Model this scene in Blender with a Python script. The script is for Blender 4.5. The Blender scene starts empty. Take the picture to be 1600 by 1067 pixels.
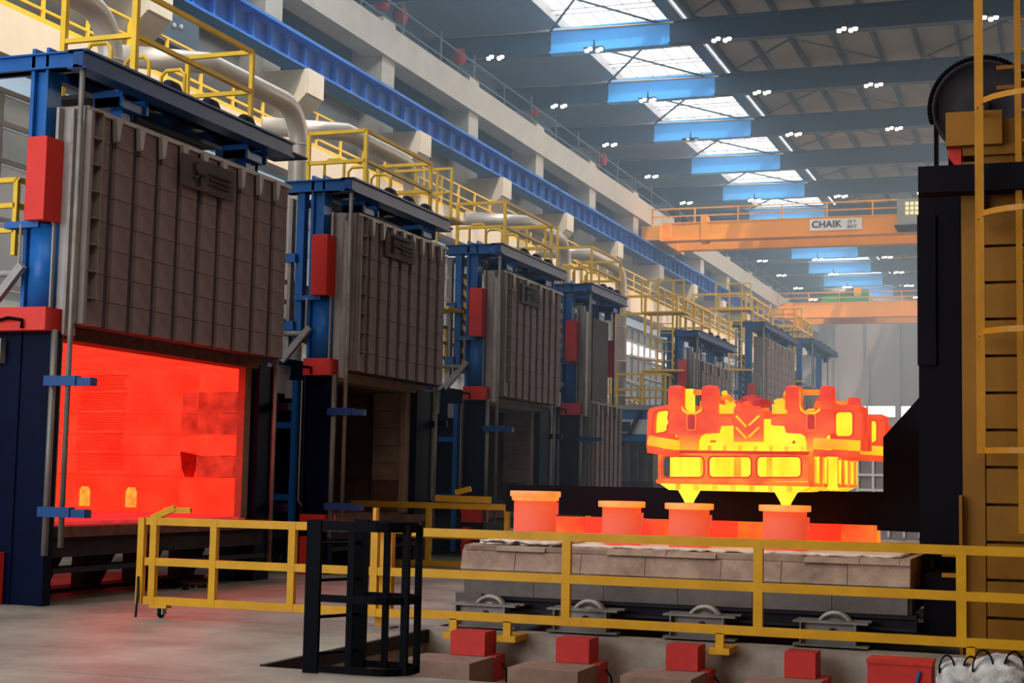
import bpy, math, random
from mathutils import Vector, Matrix, geometry
random.seed(7)
SC = bpy.context.scene
COL = SC.collection
# ------------------------------------------------------------------ camera

# rows of R are world axes in camera space; columns are camera axes in world space
R = Matrix(((0.94048416, 0.01152911, 0.33964191),
            (0.33921639, -0.09224649, -0.93617457),
            (0.02053752, 0.99566946, -0.09066722)))
EYE = Vector((0, 0, 1.6))
camd = bpy.data.cameras.new('camera'); cam = bpy.data.objects.new('camera', camd); COL.objects.link(cam)
camd.sensor_width = 36; camd.lens = 2390 / 1600 * 36; camd.clip_end = 600; camd.clip_start = 0.1
cam.matrix_world = Matrix.Translation(EYE) @ R.to_4x4()
SC.camera = cam
def at(x, y, Y):
    """point of the plane Y seen at photo position x, y (measuring aid)"""
    r = R @ Vector(((x - 800) / 2390, -(y - 533.5) / 2390, -1)); return EYE + r * (Y / r.y)
def XZ(x, y, Y):
    p = at(x, y, Y); return (p.x, p.z)
# ------------------------------------------------------------------ world, light, exposure
W = bpy.data.worlds.new('world'); SC.world = W; W.use_nodes = True
W.node_tree.nodes['Background'].inputs[0].default_value = (0.80, 0.90, 1.0, 1)
W.node_tree.nodes['Background'].inputs[1].default_value = 5.0
SC.view_settings.view_transform = 'Standard'; SC.view_settings.look = 'None'
SC.view_settings.gamma = 1; SC.view_settings.exposure = 0.0; SC.view_settings.use_curve_mapping = False
SC.cycles.max_bounces = 6; SC.cycles.diffuse_bounces = 3; SC.cycles.glossy_bounces = 2
SC.cycles.transparent_max_bounces = 8; SC.cycles.volume_bounces = 0
SC.cycles.use_denoising = True; SC.cycles.sample_clamp_indirect = 4; SC.cycles.caustics_reflective = False
sd = bpy.data.lights.new('sun', 'SUN'); sd.energy = 6.5; sd.angle = math.radians(2); sd.color = (1.0, 0.90, 0.74)
so = bpy.data.objects.new('sun', sd); COL.objects.link(so)
so.rotation_euler = Vector((-0.6, 0.45, -1.5)).to_track_quat('-Z', 'Y').to_euler()
def area(name, loc, aim, sx, sy, e, col):
    d = bpy.data.lights.new(name, 'AREA'); d.shape = 'RECTANGLE'; d.size = sx; d.size_y = sy; d.energy = e; d.color = col
    o = bpy.data.objects.new(name, d); COL.objects.link(o); o.location = loc
    o.rotation_euler = (Vector(aim) - Vector(loc)).to_track_quat('-Z', 'Y').to_euler(); return o
area('front_fill', (-14.5, -5.6, 7), (-13, 30, 5), 11, 9, 2600, (0.82, 0.90, 1.0))  # added fill from behind the camera; the front wall has no gate
area('upper_wall_fill', (13.2, 55, 15.0), (-18, 52, 11), 90, 2.2, 10500, (1.0, 0.94, 0.86))  # added fill from the right, brightening the upper left wall; no window there
area('roof_uplight_fill', (-4, 60, 12.0), (-4, 60, 20), 14, 80, 350, (1.0, 0.93, 0.86))  # added uplight that brightens the roof underside, not a real fitting
area('far_hall_fill', (-4, 85, 15.6), (-4, 85, 0), 16, 70, 4200, (1.0, 0.92, 0.82))  # added area light brightening the far hall, besides the modelled lamp clusters
area('foreground_fill', (-4, 7, 14.5), (-5, 9, 0), 10, 8, 800, (1.0, 0.92, 0.82))  # unseen area light added above the foreground
# ------------------------------------------------------------------ materials
def s2l(c):
    return tuple((v / 255 / 12.92) if v / 255 <= 0.04045 else ((v / 255 + 0.055) / 1.055) ** 2.4 for v in c)
def mat(name, rgb, rough=0.6, metal=0.0, var=0.15, scale=3.0, bump=0.0, rgb2=None, stretch=None):
    m = bpy.data.materials.new(name); m.use_nodes = True; nt = m.node_tree; N = nt.nodes; L = nt.links
    b = N['Principled BSDF']; c = s2l(rgb); b.inputs['Roughness'].default_value = rough; b.inputs['Metallic'].default_value = metal; b.inputs['Specular IOR Level'].default_value = 0.22 if max(rgb) > 60 else 0.05
    tc = N.new('ShaderNodeTexCoord'); src = tc.outputs['Object']
    if stretch:
        mp = N.new('ShaderNodeMapping'); mp.inputs['Scale'].default_value = stretch; L.new(src, mp.inputs[0]); src = mp.outputs[0]
    n = N.new('ShaderNodeTexNoise'); n.inputs['Scale'].default_value = scale; n.inputs['Detail'].default_value = 6
    n.inputs['Roughness'].default_value = 0.65; L.new(src, n.inputs['Vector'])
    r = N.new('ShaderNodeValToRGB'); r.color_ramp.elements[0].position = 0.32; r.color_ramp.elements[1].position = 0.68
    c2 = s2l(rgb2) if rgb2 else tuple(v * (1 - 2 * var) for v in c)
    r.color_ramp.elements[0].color = (*c2, 1); r.color_ramp.elements[1].color = (*[min(1, v * (1 + var)) for v in c], 1)
    L.new(n.outputs['Fac'], r.inputs[0]); L.new(r.outputs[0], b.inputs['Base Color'])
    if bump:
        bp = N.new('ShaderNodeBump'); bp.inputs['Strength'].default_value = bump; bp.inputs['Distance'].default_value = 0.02
        n2 = N.new('ShaderNodeTexNoise'); n2.inputs['Scale'].default_value = scale * 6; n2.inputs['Detail'].default_value = 5
        L.new(src, n2.inputs['Vector']); L.new(n2.outputs['Fac'], bp.inputs['Height']); L.new(bp.outputs[0], b.inputs['Normal'])
    return m
def hot(name, c1, c2, strength=1.0, scale=4.0, zlo=None, zhi=None, chot=None, base=(60, 30, 25), lo=.35, hi=.65, boost=1.0):
    """incandescent metal or brick; temperature varies with noise and, if given, with height in the piece"""
    m = bpy.data.materials.new(name); m.use_nodes = True; nt = m.node_tree; N = nt.nodes; L = nt.links
    b = N['Principled BSDF']; b.inputs['Base Color'].default_value = (*s2l(base), 1); b.inputs['Roughness'].default_value = 0.8
    tc = N.new('ShaderNodeTexCoord'); n = N.new('ShaderNodeTexNoise'); n.inputs['Scale'].default_value = scale; n.inputs['Detail'].default_value = 5
    L.new(tc.outputs['Object'], n.inputs['Vector'])
    r = N.new('ShaderNodeValToRGB'); r.color_ramp.elements[0].position = lo; r.color_ramp.elements[1].position = hi
    k1, k2 = s2l(c1), s2l(c2)
    r.color_ramp.elements[0].color = (k1[0] * boost, k1[1], k1[2], 1); r.color_ramp.elements[1].color = (k2[0] * boost, k2[1], k2[2], 1)
    L.new(n.outputs['Fac'], r.inputs[0]); out = r.outputs[0]
    if chot:
        sp = N.new('ShaderNodeSeparateXYZ'); L.new(tc.outputs['Object'], sp.inputs[0])
        mr = N.new('ShaderNodeMapRange'); mr.inputs[1].default_value = zlo; mr.inputs[2].default_value = zhi
        L.new(sp.outputs[2], mr.inputs[0]); mx = N.new('ShaderNodeMix'); mx.data_type = 'RGBA'
        L.new(mr.outputs[0], mx.inputs[0]); L.new(out, mx.inputs[6]); mx.inputs[7].default_value = (*s2l(chot), 1); out = mx.outputs[2]
    L.new(out, b.inputs['Emission Color']); b.inputs['Emission Strength'].default_value = strength
    return m
def emit(name, rgb, s):
    m = bpy.data.materials.new(name); m.use_nodes = True; b = m.node_tree.nodes['Principled BSDF']
    b.inputs['Base Color'].default_value = (0.5, 0.5, 0.5, 1)
    b.inputs['Emission Color'].default_value = (*s2l(rgb), 1); b.inputs['Emission Strength'].default_value = s; return m
def glass(name, rgb, trans, rough=0.25):
    m = bpy.data.materials.new(name); m.use_nodes = True; nt = m.node_tree; N = nt.nodes; L = nt.links
    b = N['Principled BSDF']; b.inputs['Base Color'].default_value = (*s2l(rgb), 1); b.inputs['Roughness'].default_value = rough
    t = N.new('ShaderNodeBsdfTransparent'); mx = N.new('ShaderNodeMixShader'); mx.inputs[0].default_value = trans
    L.new(b.outputs[0], mx.inputs[1]); L.new(t.outputs[0], mx.inputs[2]); L.new(mx.outputs[0], N['Material Output'].inputs[0]); return m
def stripes(name):
    m = bpy.data.materials.new(name); m.use_nodes = True; nt = m.node_tree; N = nt.nodes; L = nt.links
    b = N['Principled BSDF']; tc = N.new('ShaderNodeTexCoord'); sp = N.new('ShaderNodeSeparateXYZ'); L.new(tc.outputs['Object'], sp.inputs[0])
    a = N.new('ShaderNodeMath'); a.operation = 'ADD'; L.new(sp.outputs[0], a.inputs[0]); L.new(sp.outputs[2], a.inputs[1])
    k = N.new('ShaderNodeMath'); k.operation = 'MULTIPLY'; k.inputs[1].default_value = 4.0; L.new(a.outputs[0], k.inputs[0])
    f = N.new('ShaderNodeMath'); f.operation = 'FRACT'; L.new(k.outputs[0], f.inputs[0])
    g = N.new('ShaderNodeMath'); g.operation = 'GREATER_THAN'; g.inputs[1].default_value = 0.5; L.new(f.outputs[0], g.inputs[0])
    mx = N.new('ShaderNodeMix'); mx.data_type = 'RGBA'; mx.inputs[6].default_value = (*s2l((225, 175, 50)), 1); mx.inputs[7].default_value = (*s2l((30, 28, 28)), 1)
    L.new(g.outputs[0], mx.inputs[0]); L.new(mx.outputs[2], b.inputs['Base Color']); return m
M = dict(
 floor=mat('worn_concrete', (152, 142, 128), 0.5, 0, 0.14, 0.8, 0.2, (112, 102, 92)),
 step=mat('step_concrete', (142, 112, 98), 0.85, 0, 0.12, 3.0, 0.2),
 pit=mat('pit_concrete', (150, 132, 116), 0.8, 0, 0.12, 2.0, 0.2),
 curb=mat('pit_rim_concrete', (166, 152, 136), 0.7, 0, 0.15, 3.0, 0.1),
 conc=mat('cast_concrete', (205, 194, 176), 0.8, 0, 0.06, 0.8, 0.05),
 concg=mat('grey_render', (150, 148, 144), 0.85, 0, 0.08, 0.8),
 fascia=mat('cream_concrete', (226, 206, 182), 0.8, 0, 0.05, 0.6),
 sheet=mat('wall_sheeting', (120, 134, 146), 0.6, 0.1, 0.08, 0.5),
 roof=mat('roof_sheet', (164, 154, 140), 0.6, 0.0, 0.08, 0.6),
 purlin=mat('roof_purlin', (70, 72, 76), 0.5, 0.0, 0.06, 1.0),
 beam=mat('roof_beam_blue', (38, 62, 86), 0.45, 0.0, 0.08, 0.8),
 bblue=mat('skylit_beam_blue', (84, 172, 240), 0.45, 0, 0.05, 0.8),  # blue paint, brightened in colour for the skylight falling on the beam
 gird=mat('crane_girder_blue', (40, 106, 188), 0.45, 0.0, 0.12, 1.2),
 blue=mat('furnace_blue', (28, 92, 160), 0.35, 0.0, 0.10, 2.0),
 navy=mat('furnace_navy', (5, 13, 38), 0.4, 0.0, 0.18, 2.0),
 ryel=mat('platform_rail_yellow', (244, 196, 60), 0.45, 0, 0.06, 3.0),
 yel=mat('safety_yellow', (204, 146, 22), 0.4, 0, 0.08, 3.0),
 oldyel=mat('tower_yellow', (136, 88, 16), 0.5, 0, 0.10, 1.5),
 tyel=mat('ladder_yellow', (178, 118, 24), 0.45, 0, 0.08, 2.0),
 red=mat('counterweight_red', (215, 52, 42), 0.5, 0, 0.05, 2.0),
 dred=mat('bumper_red', (190, 48, 40), 0.55, 0, 0.10, 3.0),
 orange=mat('crane_orange', (250, 160, 14), 0.45, 0, 0.06, 0.5),
 green=mat('hoist_green', (40, 150, 80), 0.5, 0, 0.1, 1.0),
 door=mat('door_brown_steel', (122, 104, 102), 0.7, 0.0, 0.12, 1.2, 0.1, (98, 84, 84)),
 doord=mat('door_recess_steel', (78, 68, 70), 0.75, 0.0, 0.12, 2.0),
 fin=mat('door_fin_steel', (132, 120, 112), 0.6, 0.0, 0.08, 2.0),
 lgrey=mat('guide_grey', (150, 142, 136), 0.5, 0.2, 0.1, 2.0),
 duct=mat('duct_metal', (216, 202, 186), 0.42, 0.25, 0.06, 1.0),
 steel=mat('bare_steel', (130, 122, 114), 0.5, 0.4, 0.15, 3.0, 0.1),
 csteel=mat('car_steel', (112, 102, 96), 0.6, 0.2, 0.16, 3.0, 0.1),
 dsteel=mat('dark_steel', (48, 44, 48), 0.55, 0.1, 0.15, 2.0),
 tblue=mat('top_frame_blue', (26, 66, 118), 0.4, 0, 0.1, 2.0),
 black=mat('black_painted_steel', (4, 4, 8), 0.5, 0.1, 0.1, 2.0),
 mast=mat('mast_black', (17, 14, 20), 0.6, 0.0, 0.12, 1.5),
 refr=mat('refractory_brick', (178, 150, 128), 0.9, 0, 0.12, 4.0, 0.5, (140, 114, 98)),
 blanket=mat('fibre_blanket', (232, 214, 196), 0.95, 0, 0.08, 8.0, 0.8),
 crust=mat('scaled_brick', (110, 72, 62), 0.9, 0, 0.2, 6.0, 0.5),
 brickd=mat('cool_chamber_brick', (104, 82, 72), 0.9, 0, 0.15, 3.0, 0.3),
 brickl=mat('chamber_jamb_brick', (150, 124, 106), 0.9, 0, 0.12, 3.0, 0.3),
 wheel=mat('wheel_steel', (158, 148, 136), 0.4, 0.5, 0.1, 6.0),
 rubber=mat('black_rubber', (22, 20, 20), 0.8, 0, 0.1, 4.0),
 white=mat('white_paint', (228, 226, 222), 0.6, 0, 0.04, 2.0),
 cloth=mat('bag_fabric', (205, 198, 190), 0.9, 0, 0.1, 6.0, 0.6, (150, 144, 140)),
 coal=mat('scale_flakes', (34, 26, 26), 0.9, 0, 0.3, 8.0),
 farwall=mat('far_wall_sheet', (150, 136, 126), 0.8, 0, 0.05, 0.4),
 glassw=glass('dusty_glass', (150, 148, 142), 0.12, 0.3),
 glasso=glass('open_clear_pane', (250, 244, 232), 0.8, 0.5),
 glassk=glass('skylight_pane', (240, 245, 250), 0.9, 0.4),
 bulb=emit('lamp_bulb', (255, 246, 230), 14.0),
 cabl=emit('cab_window_light', (225, 220, 120), 0.9),
 hazard=stripes('hazard_stripes'),
 hwall=hot('glowing_block', (242, 50, 30), (250, 66, 42), 1.0, 2.0, boost=4.5),
 hwalls=hot('glowing_smoked_block', (170, 40, 28), (240, 58, 40), 0.95, 3.5),
 hbase=hot('glowing_base_block', (252, 48, 26), (255, 62, 36), 1.05, 2.0, boost=4.5),
 hgap=hot('glowing_joint', (190, 34, 22), (215, 40, 26), 0.8, 6.0),
 hport=hot('burner_glow', (255, 120, 40), (255, 170, 60), 1.2, 8.0),
 hred=hot('red_hot_scale', (236, 56, 40), (252, 92, 48), 1.0, 3.0),
 hred2=hot('red_hot_arm', (250, 88, 44), (255, 140, 44), 1.0, 3.0),
 hplate=hot('red_hot_plate', (240, 66, 48), (254, 104, 54), 1.0, 2.6, 2.16, 1.92, (255, 190, 40)),
 hyel=hot('yellow_hot_steel', (255, 214, 40), (255, 244, 60), 1.15, 2.5),
 hamb=hot('amber_hot_steel', (254, 160, 36), (255, 214, 44), 1.05, 3.0),
 hdark=hot('cooling_red_steel', (180, 44, 50), (226, 52, 48), 0.9, 5.0),
 hstool=hot('glowing_stool', (232, 62, 42), (244, 78, 50), 0.8, 3.0, 1.0, 1.42, (255, 84, 36), (110, 72, 56)),
 hcap=hot('glowing_cap', (255, 108, 34), (255, 150, 48), 1.0, 5.0, base=(190, 120, 90)),
 hrim=hot('shading_red_rim', (214, 46, 38), (236, 62, 42), 0.95, 5.0),  # darker rim strips put in to give the flat glow some shading
 hframe=hot('orange_hot_frame', (238, 84, 40), (254, 136, 44), 1.0, 3.5),
 hstrip=hot('glowing_sill', (246, 52, 30), (255, 130, 40), 1.0, 1.6),
)
# ------------------------------------------------------------------ mesh helpers
class MB:
    def __init__(s): s.v = []; s.f = []; s.sm = []
    def add(s, vs, fs, smooth=False):
        n = len(s.v); s.v += [tuple(v) for v in vs]; s.f += [tuple(i + n for i in f) for f in fs]; s.sm += [smooth] * len(fs); return s
    def box(s, x0, x1, y0, y1, z0, z1, b=0.0):
        if x0 > x1: x0, x1 = x1, x0
        if y0 > y1: y0, y1 = y1, y0
        if z0 > z1: z0, z1 = z1, z0
        return s.add([(x, y, z) for z in (z0, z1) for y in (y0, y1) for x in (x0, x1)],
                     [(0, 2, 3, 1), (4, 5, 7, 6), (0, 1, 5, 4), (2, 6, 7, 3), (0, 4, 6, 2), (1, 3, 7, 5)])
    def bar(s, p, q, w, h, up=(0, 0, 1)):
        p, q = Vector(p), Vector(q); d = (q - p).normalized(); u = Vector(up)
        if abs(d.dot(u)) > 0.95: u = Vector((0, 1, 0))
        a = d.cross(u).normalized() * (w / 2); b = a.cross(d).normalized() * (h / 2)
        vs = [c + i * a + j * b for c in (p, q) for j in (-1, 1) for i in (-1, 1)]
        return s.add(vs, [(0, 1, 3, 2), (4, 6, 7, 5), (0, 4, 5, 1), (2, 3, 7, 6), (0, 2, 6, 4), (1, 5, 7, 3)])
    def tube(s, pts, r, n=8, cap=True):
        pts = [Vector(p) for p in pts]; base = len(s.v); rr = r if isinstance(r, (list, tuple)) else [r] * len(pts); prev = None
        vs = []
        for i, p in enumerate(pts):
            d = (pts[min(i + 1, len(pts) - 1)] - pts[max(i - 1, 0)]).normalized()
            u = prev if prev is not None and abs(prev.dot(d)) < 0.95 else (Vector((0, 0, 1)) if abs(d.z) < 0.9 else Vector((1, 0, 0)))
            a = (u - d * u.dot(d)).normalized(); prev = a; b = d.cross(a)
            for k in range(n):
                t = 2 * math.pi * k / n; vs.append(p + (a * math.cos(t) + b * math.sin(t)) * rr[i])
        fs = [(i * n + k, i * n + (k + 1) % n, (i + 1) * n + (k + 1) % n, (i + 1) * n + k) for i in range(len(pts) - 1) for k in range(n)]
        s.add(vs, fs, True)
        if cap:
            s.f.append(tuple(base + k for k in reversed(range(n)))); s.f.append(tuple(base + (len(pts) - 1) * n + k for k in range(n))); s.sm += [False] * 2
        return s
    def lathe(s, prof, c=(0, 0, 0), n=24, axis='z'):
        vs = []
        for r, z in prof:
            for k in range(n):
                t = 2 * math.pi * k / n; x, y = r * math.cos(t), r * math.sin(t)
                v = (x, y, z) if axis == 'z' else ((z, x, y) if axis == 'x' else (x, z, y)); vs.append((v[0] + c[0], v[1] + c[1], v[2] + c[2]))
        m = len(prof); fs = [(i * n + k, i * n + (k + 1) % n, (i + 1) * n + (k + 1) % n, (i + 1) * n + k) for i in range(m - 1) for k in range(n)]
        return s.add(vs, fs, True)
    def plate(s, loops, off):
        """flat outline(s) with holes, pushed along off to give thickness"""
        loops = [[Vector(p) for p in l] for l in loops]; off = Vector(off)
        tri = geometry.tessellate_polygon(loops); flat = [p for l in loops for p in l]; n = len(flat)
        fs = [tuple(t) for t in tri] + [tuple(i + n for i in reversed(t)) for t in tri]; o = 0
        for l in loops:
            k = len(l); fs += [(o + i, o + (i + 1) % k, o + n + (i + 1) % k, o + n + i) for i in range(k)]; o += k
        return s.add(flat + [p + off for p in flat], fs)
    def mesh(s, name, m):
        me = bpy.data.meshes.new(name); me.from_pydata(s.v, [], s.f); me.materials.append(M[m] if isinstance(m, str) else m)
        me.polygons.foreach_set('use_smooth', s.sm); me.update()
        return me
    def build(s, name, m, parent=None, label=None, kind=None):
        o = bpy.data.objects.new(name, s.mesh(name, m)); COL.objects.link(o)
        if parent: o.parent = parent
        if label: o['label'] = label
        if kind: o['kind'] = kind
        fixn(o.data)
        return o
def fixn(me):
    import bmesh
    b = bmesh.new(); b.from_mesh(me); bmesh.ops.recalc_face_normals(b, faces=b.faces); b.to_mesh(me); b.free()
def B(*a): return MB().box(*a)
def inst(name, me, loc, parent=None, scale=None, rotz=0, label=None):
    o = bpy.data.objects.new(name, me); COL.objects.link(o); o.location = loc
    if scale: o.scale = scale
    if rotz: o.rotation_euler.z = rotz
    if parent: o.parent = parent
    if label: o['label'] = label
    return o
def tag(o, label, cat, group=None, kind=None):
    o['label'] = label; o['category'] = cat
    if group: o['group'] = group
    if kind: o['kind'] = kind
    return o
def thing(name, label, cat, loc=(0, 0, 0), group=None, rotz=0):
    o = bpy.data.objects.new(name, None); COL.objects.link(o); o.location = loc; o.rotation_euler.z = rotz
    o.empty_display_size = 0.2
    return tag(o, label, cat, group)
def struct(name, loc=(0, 0, 0)):
    o = bpy.data.objects.new(name, None); COL.objects.link(o); o.location = loc; o['kind'] = 'structure'; return o
def copy_tree(o, parent=None):
    c = o.copy(); COL.objects.link(c)
    if parent: c.parent = parent
    for ch in o.children: copy_tree(ch, c)
    return c
ORD = ['nearest', 'second', 'third', 'fourth', 'fifth', 'sixth', 'seventh', 'eighth', 'ninth', 'tenth', 'eleventh', 'twelfth', 'thirteenth', 'fourteenth', 'fifteenth', 'sixteenth', 'seventeenth']
def nth(i, what='from the camera'): return ('nearest to the camera' if i == 0 else ORD[i] + ' ' + what)
# ================================================================== SETTING
fl = struct('floor')
PX0, PX1, PY0, PY1 = -6.38, 3.0, 11.6, 15.15      # bumper pit
TR = (-6.35, 3.0, 15.45, 21.5)                    # car track trench
def slab(x0, x1, y0, y1, m='floor', z=0.0, t=0.5): B(x0, x1, y0, y1, z - t, z).build('slab', m, fl)
g = 0.03
slab(-30, 14, -6, 10.48); slab(-30, 14, 10.48 + g, 11.6)
slab(-30, PX0, 11.6, 15.6); slab(-30, TR[0] - 0.15, 15.6 + 1.4 * g, 21.5); slab(3, 14, 11.6, 21.5)
slab(-30, 14, 21.5 + g, 34); slab(-30, 14, 34 + g, 60); slab(-30, 14, 60 + g, 126)
B(-30, 14, -6, 126, -0.7, -0.5).build('subfloor', 'pit', fl)
B(PX0, PX1, PY0 - .02, PY1, -0.5, -0.42).build('pit_bottom', 'pit', fl)
B(PX0 - .0, PX1, PY1, PY1 + 0.28, -0.5, 0.03).build('pit_rim', 'curb', fl)
B(TR[0] - .15, TR[1], TR[2] - .02, TR[3], -0.5, -0.12).build('shaded_track_bed', 'dsteel', fl)  # trench floor coloured dark to carry the shadow under the car
MB().box(PX0 - .03, PX0 + .02, PY0, PY1, -.12, .015).build('pit_edge_angle', 'dsteel', fl)
# left wall
wl = struct('wall_left')
B(-21.2, -20.9, -6, 126, 9.6, 17.6).build('sheeting', 'sheet', wl)
B(-20.9, -19.9, -6, 126, 9.6, 9.8).build('soffit', 'sheet', wl)
B(-19.9, -19.6, -6, 126, 9.9, 12.55).build('concrete_panel', 'concg', wl)
B(-19.5, -18.75, -6, 126, 14.05, 15.0).build('edge_beam', 'conc', wl, label='cream concrete beam above the dark recesses')
B(-19.9, -19.3, -6, 126, 12.4, 13.15).build('sill_beam', 'concg', wl)
B(-19.9, -19.7, -6, 126, 0, 3.2).build('plinth_wall', 'concg', wl)
MB().box(-20.85, -19.2, -6, 126, 15.0, 15.12).build('ledge', 'concg', wl)
cb = MB()
for zz in (15.35, 15.9): cb.tube([(-19.0, -6, zz), (-19.0, 126, zz)], 0.03, 5)
for y in range(0, 126, 3): cb.bar((-19.0, y, 15.1), (-19.0, y, 16.2), .05, .05)
cb.build('ledge_rail', 'sheet', wl)
COLY = [33.75 - 7.02 * 4 + 7.02 * i for i in range(17)]
cm = MB().box(-19.9, -18.9, -.45, .45, 9.96, 15.25)
colm = cm.mesh('shaft', 'conc'); fixn(colm)
corb = MB().plate([[(-18.9, -.45, 9.9), (-18.9, -.45, 11.72), (-17.7, -.45, 11.72), (-17.7, -.45, 11.05)]], (0, .9, 0)).box(-18.0, -17.62, -.42, .42, 11.1, 11.73).mesh('corbel', 'conc'); fixn(corb)
for i, y in enumerate(COLY[3:]):
    t = thing('concrete_column', 'cream concrete wall column with a corbel under the blue crane girder, ' + nth(i), 'column', (0, y, 0), 'concrete columns along the left wall')
    inst('shaft', colm, (0, 0, 0), t); inst('corbel', corb, (0, 0, 0), t)
# windows of the left wall, one per bay
pane = B(0, 1, -.45, .45, -.45, .45).mesh('pane', 'glassw'); fixn(pane)
for i in range(len(COLY) - 1):
    y0, y1 = COLY[i] + .06, COLY[i + 1] - .06; w = struct('window_%d' % (i + 1)); L = y1 - y0
    fm = MB()
    for k in range(7): fm.box(-19.72, -19.6, y0 + L * k / 6 - .04, y0 + L * k / 6 + .04, 3.2, 9.1)
    for z in (3.25, 5.2, 6.5, 7.66, 8.4, 9.05): fm.box(-19.74, -19.58, y0, y1, z - .05, z + .05)
    fm.build('window_frame', 'lgrey', w)
    for k in range(6):
        for z0, z1 in ((3.25, 5.2), (5.2, 6.5), (6.5, 7.66), (7.66, 8.4), (8.4, 9.05)):
            yc = y0 + L * (k + .5) / 6
            if z0 == 7.66 and i in (9, 10): continue
            B(-19.68, -19.66, yc - L / 12 + .05, yc + L / 12 - .05, z0 + .06, z1 - .06).build('pane', 'glassw', w)
# walkway
wk = thing('wall_walkway', 'long cream concrete walkway with yellow railing along the left wall', 'walkway')
B(-18.35, -17.98, 4, 110, 9.12, 9.98).build('fascia', 'fascia', wk)
B(-19.58, -18.35, 4, 110, 9.7, 9.95).build('deck', 'conc', wk)
for z in (10.25, 10.55, 10.9): MB().bar((-18.02, 4, z), (-18.02, 110, z), .045, .045).build('rail', 'ryel', wk)
B(-18.06, -17.98, 4, 110, 9.98, 10.08).build('kick_plate', 'ryel', wk)
pm = B(-.03, .03, -.03, .03, 0, .93).mesh('post', 'ryel'); fixn(pm)
for k in range(74): inst('post', pm, (-18.02, 8 + 1.4 * k, 9.98), wk)
# crane girder
cg = thing('crane_girder', 'long blue steel crane girder resting on the wall corbels', 'girder')
MB().box(-18.08, -18.02, -6, 120, 11.78, 12.44).build('web', 'gird', cg)
MB().box(-18.3, -17.72, -6, 120, 11.74, 11.80).box(-18.35, -17.68, -6, 120, 12.44, 12.52).build('flange', 'gird', cg)
sm_ = B(-18.02, -17.86, -.02, .02, 11.8, 12.44).mesh('stiffener', 'gird'); fixn(sm_)
for k in range(120): inst('stiffener', sm_, (0, 16 + k * .88, 0), cg)
MB().box(-18.08, -17.98, -6, 120, 12.52, 12.62).build('crane_rail', 'steel', cg)
# ceiling
ce = struct('ceiling')
ZR = 17.3
SKX0, SKX1 = -16.35, -12.5
B(-21.2, SKX0, -6, 126, ZR, ZR + .12).build('roof_sheet', 'sheet', ce)
B(SKX1, -12.05, -6, 126, ZR, ZR + .12).build('roof_sheet', 'purlin', ce)
for k in range(19):   # right slope in bays
    B(-11.75, 14, -6 + 7 * k + .02, 1 + 7 * k - .02, ZR, ZR + .12).build('roof_sheet', 'roof', ce)
for k in range(18):
    pu = MB().box(-.06, .06, 0, 118, ZR - .25, ZR); o = pu.build('purlin', 'purlin', ce); o.location = (-11.6 + 1.38 * k, 8, 0)
BY = [48.4 + 6.98 * k for k in range(-1, 11)]
# skylight: upstand frame, glazing bars, panes
for k in range(-2, 11):
    y0 = 48.4 + 6.98 * k + .25; y1 = y0 + 6.98 - .5
    s = struct('window_%d' % (40 + k)); s['label'] = 'white glazed skylight bay with thin glazing bars'
    fr = MB()
    for j in range(5): fr.bar((SKX0, y0 + (y1 - y0) * j / 4, ZR + .25), (SKX1, y0 + (y1 - y0) * j / 4, ZR + .25), .025, .05)
    for j in range(7): xx = SKX0 + (SKX1 - SKX0) * j / 6; fr.bar((xx, y0, ZR + .25), (xx, y1, ZR + .25), .02, .04)
    fr.box(SKX0 - .05, SKX0 + .05, y0 - .25, y1 + .25, ZR, ZR + .4).box(SKX1 - .05, SKX1 + .05, y0 - .25, y1 + .25, ZR, ZR + .4)
    fr.build('glazing_bars', 'lgrey', s)
    for j in range(4):
        B(SKX0 + .05, SKX1 - .05, y0 + (y1 - y0) * j / 4 + .04, y0 + (y1 - y0) * (j + 1) / 4 - .04, ZR + .28, ZR + .30).build('pane', 'glassk', s)
    for j in range(5):
        if j != 2 or k % 2: B(-12.05, -11.75, y0 + j * 1.3, y0 + j * 1.3 + .95, ZR + .04, ZR + .06).build('pane', 'glassk', s)
    MB().bar((-11.9, y0, ZR + .05), (-11.9, y1 + .5, ZR + .05), .03, .08).build('side_bar', 'purlin', s)
    if k < 5:
        br = MB().bar((SKX0, y0, ZR - .5), (SKX1, y1, ZR - .5), .06, .06).bar((SKX1, y0, ZR - .5), (SKX0, y1, ZR - .5), .06, .06)
        br.build('bracing', 'purlin', s)
for i, y in enumerate(BY):
    t = thing('roof_beam', 'dark blue-grey roof beam crossing the hall under the skylight, ' + nth(i), 'beam', (0, y, 0), 'roof beams across the hall')
    MB().box(-20.9, SKX0, -.05, .05, 16.15, 16.85).box(-20.9, SKX0, -.2, .2, 16.1, 16.16).box(-20.9, SKX0, -.2, .2, 16.85, 16.9)\
        .box(SKX1 + .3, 14, -.05, .05, 16.15, 16.85).box(SKX1 + .3, 14, -.2, .2, 16.1, 16.16).box(SKX1 + .3, 14, -.2, .2, 16.85, 16.9).build('girder', 'beam', t)
    MB().box(SKX0, SKX1 + .3, -.06, .06, 16.15, 16.9).box(SKX0, SKX1 + .3, -.2, .2, 16.08, 16.16).box(SKX0, SKX1 + .3, -.2, .2, 16.9, 16.95).build('middle_section', 'bblue', t, 'blue middle section with skylight brightness in its colour')
    MB().tube([(-20.9, -.35, 16.9), (-12, -.35, 16.75)], .04, 5).build('conduit', 'lgrey', t)
    if i < 9:
        b = MB()
        for x0 in (-11.5, -4.5, 2.5): b.bar((x0, 0, 17.05), (x0 + 5.5, 6.98, 17.05), .05, .05).bar((x0 + 5.5, 0, 17.05), (x0, 6.98, 17.05), .05, .05)
        b.build('cross_bracing', 'purlin', t)
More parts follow.
